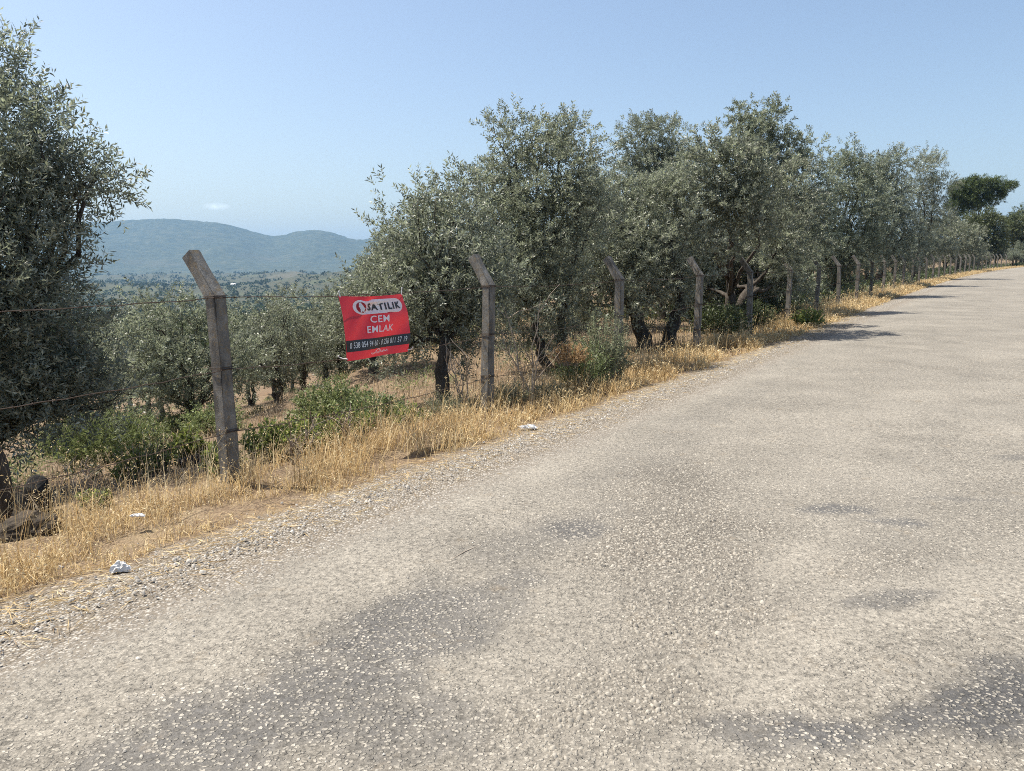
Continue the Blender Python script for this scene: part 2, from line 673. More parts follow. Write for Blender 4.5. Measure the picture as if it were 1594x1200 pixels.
# ------------------------------------------------------------------ ground (one sheet to the horizon)
def build_ground():
    az = np.concatenate([np.linspace(-180, -50, 36, endpoint=False), np.linspace(-50, 50, 330, endpoint=False),
                         np.linspace(50, 180, 36, endpoint=False)])
    az = np.radians(az)
    r = np.concatenate([[.3], np.geomspace(.8, 60, 170), np.geomspace(62, 9500, 80)])
    A, Rr = np.meshgrid(az, r)
    X, Y = np.sin(A) * Rr, np.cos(A) * Rr
    Z = gz(X, Y)
    p, q = to_pq(X, Y)
    under = sstep(-3.2, -2.9, p) * (1 - sstep(2.5, 2.8, p)) * (q < 320)
    Z = Z - .08 * under
    # small relief off the road
    Z = Z + sstep(3.9, 4.6, -p) * (Rr < 40) * (fbm(X * 4, Y * 4, 9, 3) - .5) * .08
    pp = -(p + 5.3)
    far = sstep(26, 75, pp)
    clear = 1 - sstep(.25, .6, np.sqrt(((X + 590) / 260) ** 2 + ((Y - 2150) / 330) ** 2))
    na, nr = len(az), len(r)
    V = np.c_[X.ravel(), Y.ravel(), Z.ravel()]
    i, j = np.meshgrid(np.arange(nr - 1), np.arange(na), indexing='ij')
    a = i * na + j
    b_ = i * na + (j + 1) % na
    quads = np.stack([a, a + na, b_ + na, b_], -1).reshape(-1, 4)
    c0 = len(V)
    V = np.r_[V, [[0, 0, gz(0, 0) - .08]]]
    tri = np.stack([np.full(na, c0), np.arange(na), (np.arange(na) + 1) % na], -1)
    idx = np.r_[quads.ravel(), tri.ravel()]
    tot = np.r_[np.full(len(quads), 4), np.full(len(tri), 3)]
    offd = np.r_[np.clip(-p, 0, 10).ravel(), 0]
    me = mesh_np('ground', V, tot, idx, M['ground'], smooth=True, attrs={'off': offd, 'far': np.r_[far.ravel(), 0], 'clear': np.r_[clear.ravel(), 0]})
    # winding: make normals point up
    if me.polygons[5000].normal.z < 0:
        me.flip_normals()
    link('ground', me, None, 'structure')


# stains and worn places on the road, in metres (x, y, half-length, half-width, heading, strength)
def gp(u, v):
    """where the ray through a photo pixel meets the flat near road"""
    xx, yc = (u - 797) / F_PX, (600 - v) / F_PX
    d = (xx, math.cos(PITCH) + yc * math.sin(PITCH), -math.sin(PITCH) + yc * math.cos(PITCH))
    t = -CAM_H / d[2]
    return d[0] * t, d[1] * t


TAR = [(gp(640, 985), .55, .30, 35, .85), (gp(500, 1090), .45, .40, 40, .8), (gp(330, 1160), .5, .35, 60, .8), (gp(620, 1150), .35, .25, 50, .55),
       (gp(895, 830), .28, .20, 70, 1.), (gp(840, 845), .9, .3, 40, .45), (gp(1320, 800), .30, .14, 100, 1.), (gp(1400, 820), .32, .10, 105, .9),
       (gp(1490, 783), .35, .06, 100, .6), (gp(1390, 940), .30, .10, 75, .7), (gp(1290, 1150), .32, .13, 85, 1.), (gp(1400, 1130), .2, .1, 70, .9),
       (gp(1570, 1100), .38, .2, 60, 1.), (gp(1570, 1040), .2, .10, 80, .7), (gp(1000, 1165), .25, .05, 90, .3), (gp(1590, 718), .3, .1, 90, .6),
       (gp(1000, 720), 1.5, .35, 35, .3), (gp(1130, 640), 2.5, .35, 33, .3), (gp(1180, 1150), .25, .15, 90, .7), (gp(770, 930), .5, .25, 35, .6)]
DUST = [(gp(500, 920), 1.1, .35, 30, .7), (gp(200, 1010), .8, .5, 40, .6), (gp(1250, 1000), .9, .22, 60, .8), (gp(1480, 930), .9, .3, 70, .7),
        (gp(1160, 1100), .5, .2, 40, .7), (gp(800, 745), 2.0, .3, 33, .5), (gp(1240, 880), .6, .18, 40, .7), (gp(1350, 650), 3, .6, 50, .35),
        (gp(1080, 1160), .35, .12, 60, .6), (gp(300, 960), .8, .3, 40, .5)]
COARSE = [(gp(1050, 850), 1.0, .55, 20, 1.), (gp(1100, 960), .6, .4, 30, 1.), (gp(950, 1100), .5, .3, 60, 1.), (gp(1300, 890), .6, .2, 70, .6), (gp(1050, 760), 1., .4, 33, .7)]


def blotch(x, y, spots, seed):
    s = np.zeros_like(x)
    wob = .65 * (fbm(x * 2.2, y * 2.2, seed, 4) - .5) + .75 * (fbm(x * 7, y * 7, seed + 3, 4) - .5)
    for (cx, cy), a, b_, deg, k in spots:
        h = R(deg)
        dx, dy = x - cx, y - cy
        l = (dx * math.sin(h) + dy * math.cos(h)) / a
        w = (dx * math.cos(h) - dy * math.sin(h)) / b_
        d = np.sqrt(l * l + w * w) + wob * 1.3
        s = np.maximum(s, k * (1 - sstep(.55, 1.35, d)))
    return s


def build_road():
    qv = np.concatenate([np.linspace(-14, 0, 40, endpoint=False), np.linspace(0, 16, 200, endpoint=False), np.linspace(16, 60, 100, endpoint=False),
                         np.linspace(60, 310, 100)])
    pv = np.concatenate([np.linspace(-3.7, -3.2, 6, endpoint=False), np.linspace(-3.2, 2.6, 95)])
    P, Q = np.meshgrid(pv, qv)
    jag = (fbm(Q * 3.1, Q * 0 + 1, 21, 5) - .5) * .4 + (fbm(Q * .5, Q * 0 + 4, 22, 2) - .5) * .3
    P = P + jag * sstep(2.4, 3.6, -P)
    X, Y = from_pq(P, Q)
    lim = np.hypot(X, Y)
    drop = sstep(3.25, 3.6, -P) * .03
    Z = gz(X, Y) + .012 - drop + (fbm(X * 1.5, Y * 1.5, 5, 3) - .5) * .012
    tar = blotch(X, Y, TAR, 31)
    # beyond the near road: faint wheel tracks
    tr = np.exp(-((P + 2.1) / .35) ** 2) + np.exp(-((P + .5) / .4) ** 2) + np.exp(-((P - 1.4) / .4) ** 2)
    tar = np.maximum(tar, .22 * tr * sstep(.4, .65, fbm(X * .4, Y * .4, 12)))
    dust = np.maximum(blotch(X, Y, DUST, 41), .4 * sstep(2.3, 3.3, -P))
    dust = np.maximum(dust, .4 * sstep(.5, .75, fbm(X * .6, Y * .6, 44)))
    coarse = blotch(X, Y, COARSE, 51)
    nq, npv = P.shape
    i, j = np.meshgrid(np.arange(nq - 1), np.arange(npv - 1), indexing='ij')
    a = (i * npv + j).ravel()
    idx = np.stack([a, a + 1, a + npv + 1, a + npv], -1)
    me = mesh_np('road', np.c_[X.ravel(), Y.ravel(), Z.ravel()], 4, idx, M['road'], smooth=True,
                 attrs={'edge': (sstep(2.75, 3.65, -P)).ravel(), 'tar': tar.ravel(), 'dust': (dust * (1 - tar)).ravel(), 'coarse': coarse.ravel()})
    link('road', me, None, 'structure')


def stones(name, pos, size, mat, g, flat=.5, top=.55):
    """flat five-sided chips lying on the ground, one mesh"""
    n = len(pos)
    k = 4
    an = (np.arange(k) / k * 2 * math.pi)[None] + g.uniform(0, 6.28, (n, 1)) + g.uniform(-.35, .35, (n, k))
    rr = size[:, None] * g.uniform(.75, 1.2, (n, k))
    el = g.uniform(.65, 1.0, (n, 1))
    th = g.uniform(0, 3.14, (n, 1))
    bx, by = np.cos(an) * rr, np.sin(an) * rr * el
    X = bx * np.cos(th) - by * np.sin(th)
    Yy = bx * np.sin(th) + by * np.cos(th)
    h = size * flat * g.uniform(.7, 1.3, n)
    tilt = g.uniform(-.35, .35, (n, 2))
    V = np.empty((n, 2 * k, 3))
    V[:, :k, 0] = pos[:, None, 0] + X
    V[:, :k, 1] = pos[:, None, 1] + Yy
    V[:, :k, 2] = pos[:, None, 2] - size[:, None] * .15
    V[:, k:, 0] = pos[:, None, 0] + X * top
    V[:, k:, 1] = pos[:, None, 1] + Yy * top
    V[:, k:, 2] = pos[:, None, 2] + h[:, None] + (X * tilt[:, :1] + Yy * tilt[:, 1:]) * top
    side = np.array([[j, (j + 1) % k, k + (j + 1) % k, k + j] for j in range(k)])
    topf = np.arange(k, 2 * k)
    base = (np.arange(n) * 2 * k)[:, None]
    idx = np.concatenate([(base[:, :, None] + side[None]).reshape(n, -1), base + topf[None]], 1)
    tot = np.tile(np.array([4] * k + [k]), n)
    rnd = np.repeat(np.clip(g.normal(.5, .26, n), 0, 1), k + 1)
    me = mesh_np(name, V.reshape(-1, 3), tot, idx, mat, rnd)
    return me


def build_chips():
    g = np.random.default_rng(3)
    # chips bound into the near road
    n = 118000
    X = g.uniform(-3.2, 5.2, n)
    Y = 2.0 + 8.5 * g.random(n) ** 1.4
    ok = (np.abs(X) < .70 * Y + .5)
    X, Y = X[ok], Y[ok]
    p, q = to_pq(X, Y)
    tar, dust, coarse = blotch(X, Y, TAR, 31), blotch(X, Y, DUST, 41), blotch(X, Y, COARSE, 51)
    keep = g.random(len(X)) < (.42 + .58 * coarse) * (1 - .75 * dust) * (1 - sstep(5.5, 10.5, Y)) 
    ok = (p > -3.35) & (p < 2.55) & keep
    X, Y, coarse = X[ok], Y[ok], coarse[ok]
    size = np.clip(g.lognormal(-4.85, .33, len(X)), .004, .017) * (.9 + .25 * coarse)
    Z = gz(X, Y) + .010 + (fbm(X * 1.5, Y * 1.5, 5, 3) - .5) * .012
    me = stones('road_chips', np.c_[X, Y, Z], size, M['chip'], g, .25 + .35 * coarse)
    link('road_chips', me, None, 'stuff')
    print('chips', len(X))
    # loose gravel on the shoulder
    n = 27000
    q = -1 + 60 * g.random(n) ** 2.2
    p = -3.72 + np.where(g.random(n) < .5, g.normal(0, .22, n), -.1 + g.exponential(.42, n))
    sp = g.random(n) < .02
    p = np.where(sp, g.uniform(-3.6, 1.5, n), p)
    ok = (p > -4.6) & (g.random(n) < .35 + .9 * fbm(q * 1.2, p * 2, 61))
    X, Y = from_pq(p[ok], q[ok])
    size = np.clip(g.lognormal(-5.12, .45, len(X)), .0035, .018) * np.where(p[ok] > -3.55, .6, 1)
    Z = gz(X, Y) + .014
    me = stones('shoulder_gravel', np.c_[X, Y, Z], size, M['gravel_stone'], g, .5, .6)
    link('shoulder_gravel', me, None, 'stuff')


# ------------------------------------------------------------------ grass
def blades(X, Y, Z, h, w, lean, g, rnd, segs=2):
    """bent tapering stalks: two quads and a tip each"""
    n = len(X)
    az = g.uniform(0, 2 * math.pi, n)
    dx, dy = np.cos(az) * lean, np.sin(az) * lean
    sx, sy = -np.sin(az + g.uniform(-1, 1, n)), np.cos(az + g.uniform(-1, 1, n))
    V = np.empty((n, 5, 3))
    b0 = np.c_[X, Y, Z]
    m0 = b0 + np.c_[dx * h * .35, dy * h * .35, h * .6]
    t0 = b0 + np.c_[dx * h, dy * h, h * np.clip(1 - .35 * lean ** 2, .2, 1)]
    sv = np.c_[sx, sy, np.zeros(n)]
    V[:, 0] = b0 - sv * w[:, None] * .5
    V[:, 1] = b0 + sv * w[:, None] * .5
    V[:, 2] = m0 + sv * w[:, None] * .4
    V[:, 3] = m0 - sv * w[:, None] * .4
    V[:, 4] = t0
    base = (np.arange(n) * 5)[:, None]
    idx = np.concatenate([base + np.array([0, 1, 2, 3]), base + np.array([3, 2, 4])], 1)
    tot = np.tile([4, 3], n)
    return V, idx, tot, np.repeat(rnd, 2), t0


def join(parts):
    V, I, T, Rn, k = [], [], [], [], 0
    for v, i, t, r in parts:
        v = v.reshape(-1, 3)
        V.append(v)
        I.append(i.ravel() + k)
        T.append(t)
        Rn.append(r)
        k += len(v)
    return np.concatenate(V), np.concatenate(T), np.concatenate(I), np.concatenate(Rn)


def grass_patch(name, p, q, hgt, wid, g, mat, lean=.55, heads=.25, rshift=0.0, headsize=.022):
    X, Y = from_pq(p, q)
    Z = gz(X, Y) - .02
    n = len(X)
    rnd = np.clip(g.normal(.5 + rshift, .24, n) + (fbm(X * 1.3, Y * 1.3, 71) - .5) * .6, 0, 1)
    ln = np.abs(g.normal(0, lean, n)) + .08
    V, idx, tot, r, tips = blades(X, Y, Z, hgt, wid, ln, g, rnd)
    parts = [(V, idx, tot, r)]
    sel = g.random(n) < heads
    if sel.any():
        t = np.repeat(tips[sel], 3, 0) + g.normal(0, .012, (sel.sum() * 3, 3)) - np.array([0, 0, .01]) * g.random((sel.sum() * 3, 1))
        d = g.normal(0, .6, t.shape) + np.array([0, 0, -.6])
        sc = np.clip(np.repeat(wid[sel], 3) / .005, 1, 3)
        lv = leaf_quads(t, d, 1.0, 1.0, g, 0)
        lv = lv.reshape(-1, 4, 3)
        lv = t[:, None] + (lv - t[:, None]) * np.array([1, 1, 1]) * (headsize * sc)[:, None, None]
        # narrow the heads
        c = (lv[:, 0:1] + lv[:, 2:3]) / 2
        lv[:, 1::2] = c + (lv[:, 1::2] - c) * .32
        m = len(t)
        parts.append((lv, np.arange(m * 4), np.full(m, 4), np.clip(g.normal(.8, .15, m), 0, 1)))
    v, t_, i_, r_ = join(parts)
    me = mesh_np(name, v, t_, i_, mat, r_)
    return link(name, me, None, 'stuff')


def build_grass():
    g = np.random.default_rng(11)
    # the golden verge between gravel and fence
    n = 84000
    q = .2 + 190 * g.random(n) ** 3.2
    d = g.random(n)
    p = -4.08 - 1.25 * d ** 1.1 + (fbm(q * 1.1, q * 0 + 3, 77) - .5) * .55
    dens = fbm(p * 2.2, q * 1.4, 81, 3)
    ok = (g.random(n) < sstep(.34, .52, dens)) & (g.random(n) < sstep(3.85, 4.35, -p) + .1)
    p, q = p[ok], q[ok]
    n = len(p)
    edge = sstep(3.9, 4.7, -p)
    h = g.uniform(.10, .34, n) * (.45 + .65 * edge) * (.5 + 1.0 * fbm(p * 1.5, q * .9, 83)) * (.72 + .28 * sstep(3, 5, q)) * .88 * (1 + .45 * np.exp(-((q - 5.2) / 1.1) ** 2) + .3 * np.exp(-((q - 8.2) / 1.2) ** 2))
    w = np.clip(.0022 + .0006 * q, .0032, .03) * g.uniform(.7, 1.3, n)
    grass_patch('dry_grass', p, q, h, w, g, M['straw'], .72, .3)
    # thinner brown stubble in the field behind the fence
    n = 36000
    q = -3 + 60 * g.random(n) ** 1.9
    p = -5.7 - 22 * g.random(n) ** 1.8
    ok = g.random(n) < sstep(.38, .62, fbm(p * .9, q * .9, 91, 3)) + .12
    p, q = p[ok], q[ok]
    n = len(p)
    h = g.uniform(.05, .22, n)
    w = np.clip(.003 + .0005 * np.abs(q), .004, .02)
    grass_patch('field_stubble', p, q, h, w, g, M['straw'], .8, .15, -.18)
    # grey brown dead weeds in patches
    n = 40000
    q = -2 + 40 * g.random(n) ** 1.6
    p = -5.4 - 13 * g.random(n) ** 1.5
    ok = g.random(n) < sstep(.38, .6, fbm(p * .8 + 5, q * .8, 97, 3))
    p, q = p[ok], q[ok]
    n = len(p)
    grass_patch('dead_weeds', p, q, g.uniform(.08, .34, n), np.clip(.003 + .0005 * np.abs(q), .004, .02), g, M['pale_weed'], .75, .35, -.1, .02)
    # tall pale oat and weed stalks near the fence
    n = 1900
    q = .5 + 45 * g.random(n) ** 1.7
    p = -5.1 + g.normal(0, .33, n)
    ok = p < -4.4
    p, q = p[ok], q[ok]
    n = len(p)
    h = g.uniform(.35, .62, n)
    grass_patch('wild_oats', p, q, h, np.clip(.002 + .0003 * q, .003, .012), g, M['straw'], .35, .8, .1, .021)
    # straw lying flat on the shoulder
    n = 9000
    q = .2 + 26 * g.random(n) ** 1.6
    p = -3.95 + g.normal(0, .22, n)
    X, Y = from_pq(p, q)
    Z = gz(X, Y) + .012
    L = g.uniform(.03, .16, n)
    a = g.uniform(0, 6.28, n)
    dirs = np.c_[np.cos(a), np.sin(a), g.uniform(-.02, .12, n)]
    lv = leaf_quads(np.c_[X, Y, Z], dirs, 1, 1, g, 0).reshape(-1, 4, 3)
    p0 = lv[:, :1]
    lv = p0 + (lv - p0) * L[:, None, None]
    c = (lv[:, 0:1] + lv[:, 2:3]) / 2
    lv[:, 1::2] = c + unit(lv[:, 1::2] - c) * .0022
    lv[..., 2] = np.maximum(lv[..., 2], Z[:, None])
    me = mesh_np('straw_litter', lv.reshape(-1, 3), 4, np.arange(n * 4), M['straw'], np.clip(g.normal(.6, .25, n), 0, 1))
    link('straw_litter', me, None, 'stuff')


# ------------------------------------------------------------------ trees
def crown_mesh(name, lobes, g, mat, clusters=16, twigs=13, leaves=15, L=.064, Wd=.019, twig_len=.2, crad=.29, up=.28, hollow=.55, core=1.0):
    """twigs with paired leaves, bunched in clumps over the shells of the lobes"""
    tp, td = [], []
    lobes = [(np.array(c, float), np.array(r, float)) for c, r in lobes]
    for c, r in lobes:
        k = max(6, int(2.1 * clusters * (r.mean() / .8) ** 2))
        d = unit(g.normal(size=(k, 3)) + np.array([0, 0, .15]))
        rho = 1 - hollow * g.random(k) ** 1.7
        cc = c + d * r * rho[:, None]
        cr = crad * g.uniform(.6, 1.25, k)
        m = max(3, twigs)
        o = g.normal(size=(k, m, 3))
        o = unit(o) * g.random((k, m, 1)) ** .4
        pts = cc[:, None] + o * cr[:, None, None] * np.array([1, 1, .85])
        dd = unit(o) * .7 + d[:, None] * .8 + np.array([0, 0, up]) + g.normal(0, .35, o.shape)
        tp.append(pts.reshape(-1, 3))
        td.append(unit(dd).reshape(-1, 3))
    tp, td = np.concatenate(tp), np.concatenate(td)
    n = len(tp)
    tl = twig_len * g.uniform(.6, 1.35, n)
    t = (np.arange(leaves) + .3) / leaves
    sag = np.array([0, 0, -.12])
    pos = tp[:, None] + td[:, None] * (tl[:, None] * t[None])[..., None] + sag * (t[None, :, None] ** 2) * tl[:, None, None]
    side = unit(np.cross(td, g.normal(size=(n, 3))))
    side2 = np.cross(td, side)
    ph = (np.arange(leaves) * math.pi * .5)[None] + g.uniform(-.5, .5, (n, leaves))
    ld = td[:, None] * .75 + (side[:, None] * np.cos(ph)[..., None] + side2[:, None] * np.sin(ph)[..., None])
    ld = ld + g.normal(0, .15, ld.shape)
    V = leaf_quads(pos.reshape(-1, 3), ld.reshape(-1, 3), L, Wd, g)
    m = n * leaves
    rnd = np.clip(np.repeat(g.normal(.5, .15, n), leaves) + g.normal(0, .2, m), 0, 1)
    # broad quads of the same leaf, added inside the lobes to block light
    cp = []
    for c, r in lobes:
        k = int(core * 300)
        d = unit(g.normal(size=(k, 3))) * (g.random((k, 1)) ** .5) * .62
        cp.append(c + d * r)
    cp = np.concatenate(cp)
    sc_ = np.repeat([np.mean(r) for c, r in lobes], [len(cp) // len(lobes)] * len(lobes))
    V2 = leaf_quads(cp, g.normal(size=cp.shape), 1, 1, g, 0).reshape(-1, 4, 3)
    V2 = cp[:, None] + (V2 - cp[:, None]) * (sc_ * .14)[:, None, None]
    cc2 = (V2[:, 0:1] + V2[:, 2:3]) / 2
    V2[:, 1::2] = cc2 + (V2[:, 1::2] - cc2) * .38
    V = np.concatenate([V, V2.reshape(-1, 3)])
    rnd = np.concatenate([rnd, np.clip(g.normal(.5, .2, len(cp)), 0, 1)])
    m += len(cp)
    return mesh_np(name, V, 4, np.arange(m * 4), mat, rnd), m


def curve_pts(a, b, bow, n, g):
    a, b = np.array(a, float), np.array(b, float)
    t = np.linspace(0, 1, n)[:, None]
    mid = (a + b) / 2 + np.array(bow)
    pts = (1 - t) ** 2 * a + 2 * t * (1 - t) * mid + t * t * b
    w = g.normal(0, .02 * np.linalg.norm(b - a), (n, 3))
    w[0] = 0
    return pts + w


LEAVES = [0]
_one = ['first', 'second', 'third', 'fourth', 'fifth', 'sixth', 'seventh', 'eighth', 'ninth', 'tenth', 'eleventh', 'twelfth', 'thirteenth', 'fourteenth', 'fifteenth',
        'sixteenth', 'seventeenth', 'eighteenth', 'nineteenth']
ORD = _one + ['twentieth'] + ['twenty-' + w for w in _one[:9]] + ['thirtieth'] + ['thirty-' + w for w in _one[:9]] + ['fortieth'] + ['forty-' + w for w in _one[:9]]


def build_tree(name, base, lobes, label, group, seed, stems=None, fork=.9, trad=.13, mat='olive_leaf', cat='olive tree', local=False, **kw):
    """base: foot of the trunk; lobes: (centre, radii) in world space; everything stored relative to the foot"""
    g = np.random.default_rng(seed)
    b0 = np.array(base, float)
    root = empty(name, tuple(b0), label, cat, group)
    rel = [(np.array(c, float) - (0 if local else b0), r) for c, r in lobes]
    me, m = crown_mesh('crown', rel, g, M[mat], **kw)
    LEAVES[0] += m
    link('crown', me, root, None)
    cen = np.mean([c for c, _ in rel], 0)
    stems = stems or [(0, 0)]
    tops = []
    bm = MB()
    for s, (ox, oy) in enumerate(stems):
        top = np.array([cen[0] * .35 + ox, cen[1] * .35 + oy, fork])
        foot = np.array([ox * .25, oy * .25, -.25])
        pts = curve_pts(foot, top, (g.normal(0, .12), g.normal(0, .12), 0), 9, g)
        rad = np.linspace(1.25, .8, 9) * trad * (1 if len(stems) == 1 else .8)
        rad[0] *= 1.5
        rad[1] *= 1.2
        bm.tube(pts, rad, 9, .28, seed + s)
        tops.append((pts[-1], rad[-1]))
    bm.build('trunk', M['bark'], root, True)
    for i, (c, r) in enumerate(rel):
        tpt, tr = min(tops, key=lambda t: np.linalg.norm(t[0] - c))
        lm = MB()
        end = c + np.array([0, 0, -.15]) * np.mean(r)
        pts = curve_pts(tpt - np.array([0, 0, .08]), end, (g.normal(0, .1), g.normal(0, .1), .12), 8, g)
        lm.tube(pts, np.linspace(tr * .5, .012, 8), 6, .2, seed + i)
        for _ in range(4):
            d = unit(g.normal(size=3) + np.array([0, 0, .5]))
            k = g.integers(3, 8)
            e2 = c + d * np.array(r) * .85
            p2 = curve_pts(pts[k], e2, g.normal(0, .06, 3), 5, g)
            lm.tube(p2, np.linspace(.012, .004, 5), 4, .1, seed + i)
        lm.build('limb', M['bark'], root, True)
    return root


def lobes_px(items):
    """(u, v, Y, radius in px) -> lobes in the place"""
    out = []
    for u, v, Y, r in items:
        c = at(u, v, Y)
        k = r * Y / F_PX
        out.append((np.array(c), np.array([k, k, k * .92])))
    return out


def foot(u, Y):
    x = (u - 797) / F_PX * (Y * math.cos(PITCH) + .25)
    return (x, Y, float(gz(x, Y)))


def foot_p(Y, p):
    x = (p + NY * -Y) / NX
    for _ in range(6):
        pc, _q = to_pq(x, Y)
        x += (p - float(pc)) / NX
    return (x, Y, float(gz(x, Y)))


def generic_tree(seed, h=3.4, spread=1.5, n=8):
    g = np.random.default_rng(seed)
    L = []
    for k in range(n):
        a = 2 * math.pi * k / (n - 1) + g.uniform(-.4, .4)
        rr = spread * g.uniform(.35, .62) if k < n - 1 else .1
        z = h * g.uniform(.40, .66) if k < n - 1 else h * .82
        L.append((np.array([math.cos(a) * rr, math.sin(a) * rr, z]), np.array([1, 1, .85]) * spread * g.uniform(.38, .55)))
    return L


def build_trees():
    near = 'olive trees along the roadside fence'
    # the big dark tree filling the left edge
    Y = 7.4
    build_tree('olive_tree', foot(-150, Y), lobes_px([
        (-118, 200, 7.6, 120), (-3, 225, 7.3, 82), (-38, 130, 7.6, 62), (-18, 85, 7.6, 26), (34, 300, 7.4, 85), (-58, 330, 7.0, 120), (47, 390, 7.3, 72), (-18, 450, 7.0, 110),
        (42, 480, 7.2, 80), (-108, 480, 7.0, 130), (8, 560, 7.1, 95), (113, 560, 7.6, 72), (68, 600, 7.4, 60), (-72, 590, 7.2, 110), (117, 290, 7.5, 38), (148, 285, 7.5, 18),
        (52, 190, 7.4, 40), (82, 250, 7.4, 45), (-168, 380, 8, 140), (-162, 560, 7.4, 120), (-22, 620, 7.2, 60), (168, 600, 8.2, 50), (97, 340, 7.5, 40), (20, 615, 7.0, 62), (75, 615, 7.1, 58), (-30, 640, 7.0, 62), (125, 610, 7.3, 50), (-80, 660, 7.0, 60), (160, 620, 7.8, 42)]),
        'big dark olive tree cut off by the left edge, its crown hanging low', near, 101, fork=.75, trad=.17, stems=[(0, 0), (.35, -.1)], clusters=20, twigs=14, L=.062, Wd=.0165,
        crad=.27, twig_len=.25, up=.4)
    mid = 'olive trees in the grove below the road'
    build_tree('olive_tree', foot(300, 12.8), lobes_px([
        (250, 505, 12.8, 45), (310, 500, 13, 42), (350, 530, 12.8, 42), (225, 550, 12.6, 45), (280, 555, 12.4, 52), (340, 580, 12.6, 45), (375, 570, 13, 35), (215, 600, 12.8, 38),
        (265, 610, 12.6, 42), (320, 620, 12.8, 35), (190, 560, 13, 35)]),
        'small olive tree with a dark bent trunk just left of the first post', mid, 121, fork=.55, trad=.085, clusters=15)
    build_tree('olive_tree', foot(432, 16.5), lobes_px([
        (400, 500, 16.5, 35), (440, 490, 16.5, 36), (475, 510, 16.5, 32), (385, 545, 16.2, 36), (430, 545, 16.2, 42), (475, 560, 16.4, 34), (400, 585, 16.4, 30), (450, 590, 16.4, 28)]),
        'round olive tree on two thin trunks seen just right of the first post', mid, 122, fork=.6, trad=.08, stems=[(0, 0), (.5, .2)], clusters=13)
    build_tree('olive_tree', foot(512, 17.8), lobes_px([
        (495, 495, 17.8, 32), (530, 485, 18, 30), (550, 510, 17.8, 32), (490, 540, 17.6, 36), (530, 540, 17.6, 38), (560, 560, 17.8, 30), (505, 580, 17.8, 30)]),
        'dark olive tree standing between the first post and the banner', mid, 123, fork=.5, trad=.12, stems=[(-.15, 0), (.2, .1)], clusters=13)
    # tree behind the banner
    build_tree('olive_tree', foot(700, 9.9), lobes_px([
        (650, 335, 10.3, 55), (705, 330, 10.2, 55), (620, 400, 10.4, 50), (675, 410, 10.0, 70), (735, 400, 10.2, 55), (600, 455, 10.5, 50), (660, 480, 10.2, 65),
        (725, 480, 10.4, 60), (635, 535, 10.5, 42), (770, 450, 10.6, 55), (570, 470, 10.8, 40), (700, 540, 10.6, 40)]),
        'grey green olive tree directly behind the red banner, with one slim dark trunk', near, 102, fork=.9, trad=.085, clusters=20)
    # tall tree behind post two
    build_tree('olive_tree', foot(862, 13.2), lobes_px([
        (785, 235, 13.4, 48), (830, 225, 13.6, 42), (880, 225, 13.4, 42), (905, 270, 13.2, 42), (800, 300, 13.2, 60), (860, 300, 13.0, 65), (780, 370, 13.0, 60),
        (845, 385, 12.8, 65), (900, 350, 13.2, 55), (800, 450, 13.0, 60), (870, 470, 12.8, 60), (830, 520, 13.2, 42), (765, 310, 13.4, 40)]),
        'tall olive tree behind the second post from the banner, with a forked black trunk', near, 103, fork=.95, trad=.10, stems=[(-.2, 0), (.25, .1)], clusters=20)
    # bright mass in front of the third post
    build_tree('olive_tree', foot(1018, 16.0), lobes_px([
        (950, 320, 16.5, 50), (1000, 310, 16.7, 55), (1040, 300, 16.9, 45), (930, 385, 15.9, 60), (990, 390, 15.9, 65), (1045, 370, 16.3, 60), (890, 430, 15.7, 45),
        (950, 450, 15.7, 60), (1015, 450, 16.1, 60), (900, 480, 16.1, 40), (1060, 420, 16.5, 45)]),
        'broad bright olive tree with silvery foliage round the third post, on thick dark trunks', near, 104, fork=1.0, trad=.17, stems=[(-.3, 0), (.75, .1)], clusters=16, L=.07, Wd=.0215)
    # dark top rising behind
    build_tree('olive_tree', foot(1030, 23.5), lobes_px([
        (1000, 225, 23.0, 40), (1045, 220, 23.0, 36), (1020, 265, 23.0, 45), (990, 280, 23.0, 35), (1060, 270, 23.0, 36), (1020, 330, 23.0, 50)]),
        'olive tree standing farther back, its dark round top rising above the silvery trees', near, 105, fork=1.2, trad=.12, clusters=16, L=.08, Wd=.022)
    build_tree('olive_tree', foot(1128, 20.6), lobes_px([
        (1105, 265, 17.5, 48), (1150, 270, 17.86, 52), (1085, 320, 17.34, 50), (1140, 340, 17.78, 60), (1200, 310, 18.26, 55), (1110, 400, 23.0, 55), (1175, 400, 23.0, 58),
        (1225, 370, 20.0, 48), (1080, 440, 23.0, 45), (1150, 450, 23.0, 45), (1210, 435, 23.0, 42)]),
        'wide olive tree right of the silvery one, its crown reaching to the fence', near, 106, fork=.9, trad=.2, stems=[(0, 0), (.55, .1)], clusters=16, L=.088, Wd=.031, crad=.36)
    build_tree('olive_tree', foot(1185, 27.0), lobes_px([
        (1160, 215, 24.8, 34), (1200, 195, 24.8, 32), (1185, 235, 24.8, 40), (1150, 185, 25.1, 20), (1240, 255, 24.8, 38), (1215, 280, 24.5, 45), (1250, 310, 24.5, 42),
        (1200, 350, 24.3, 50), (1260, 370, 24.7, 44), (1230, 430, 27.1, 40)]),
        'tallest olive tree of the row, with a dark tuft sticking up above its neighbours', near, 107, fork=1.1, trad=.17, clusters=8.5, L=.105, Wd=.032, crad=.42)
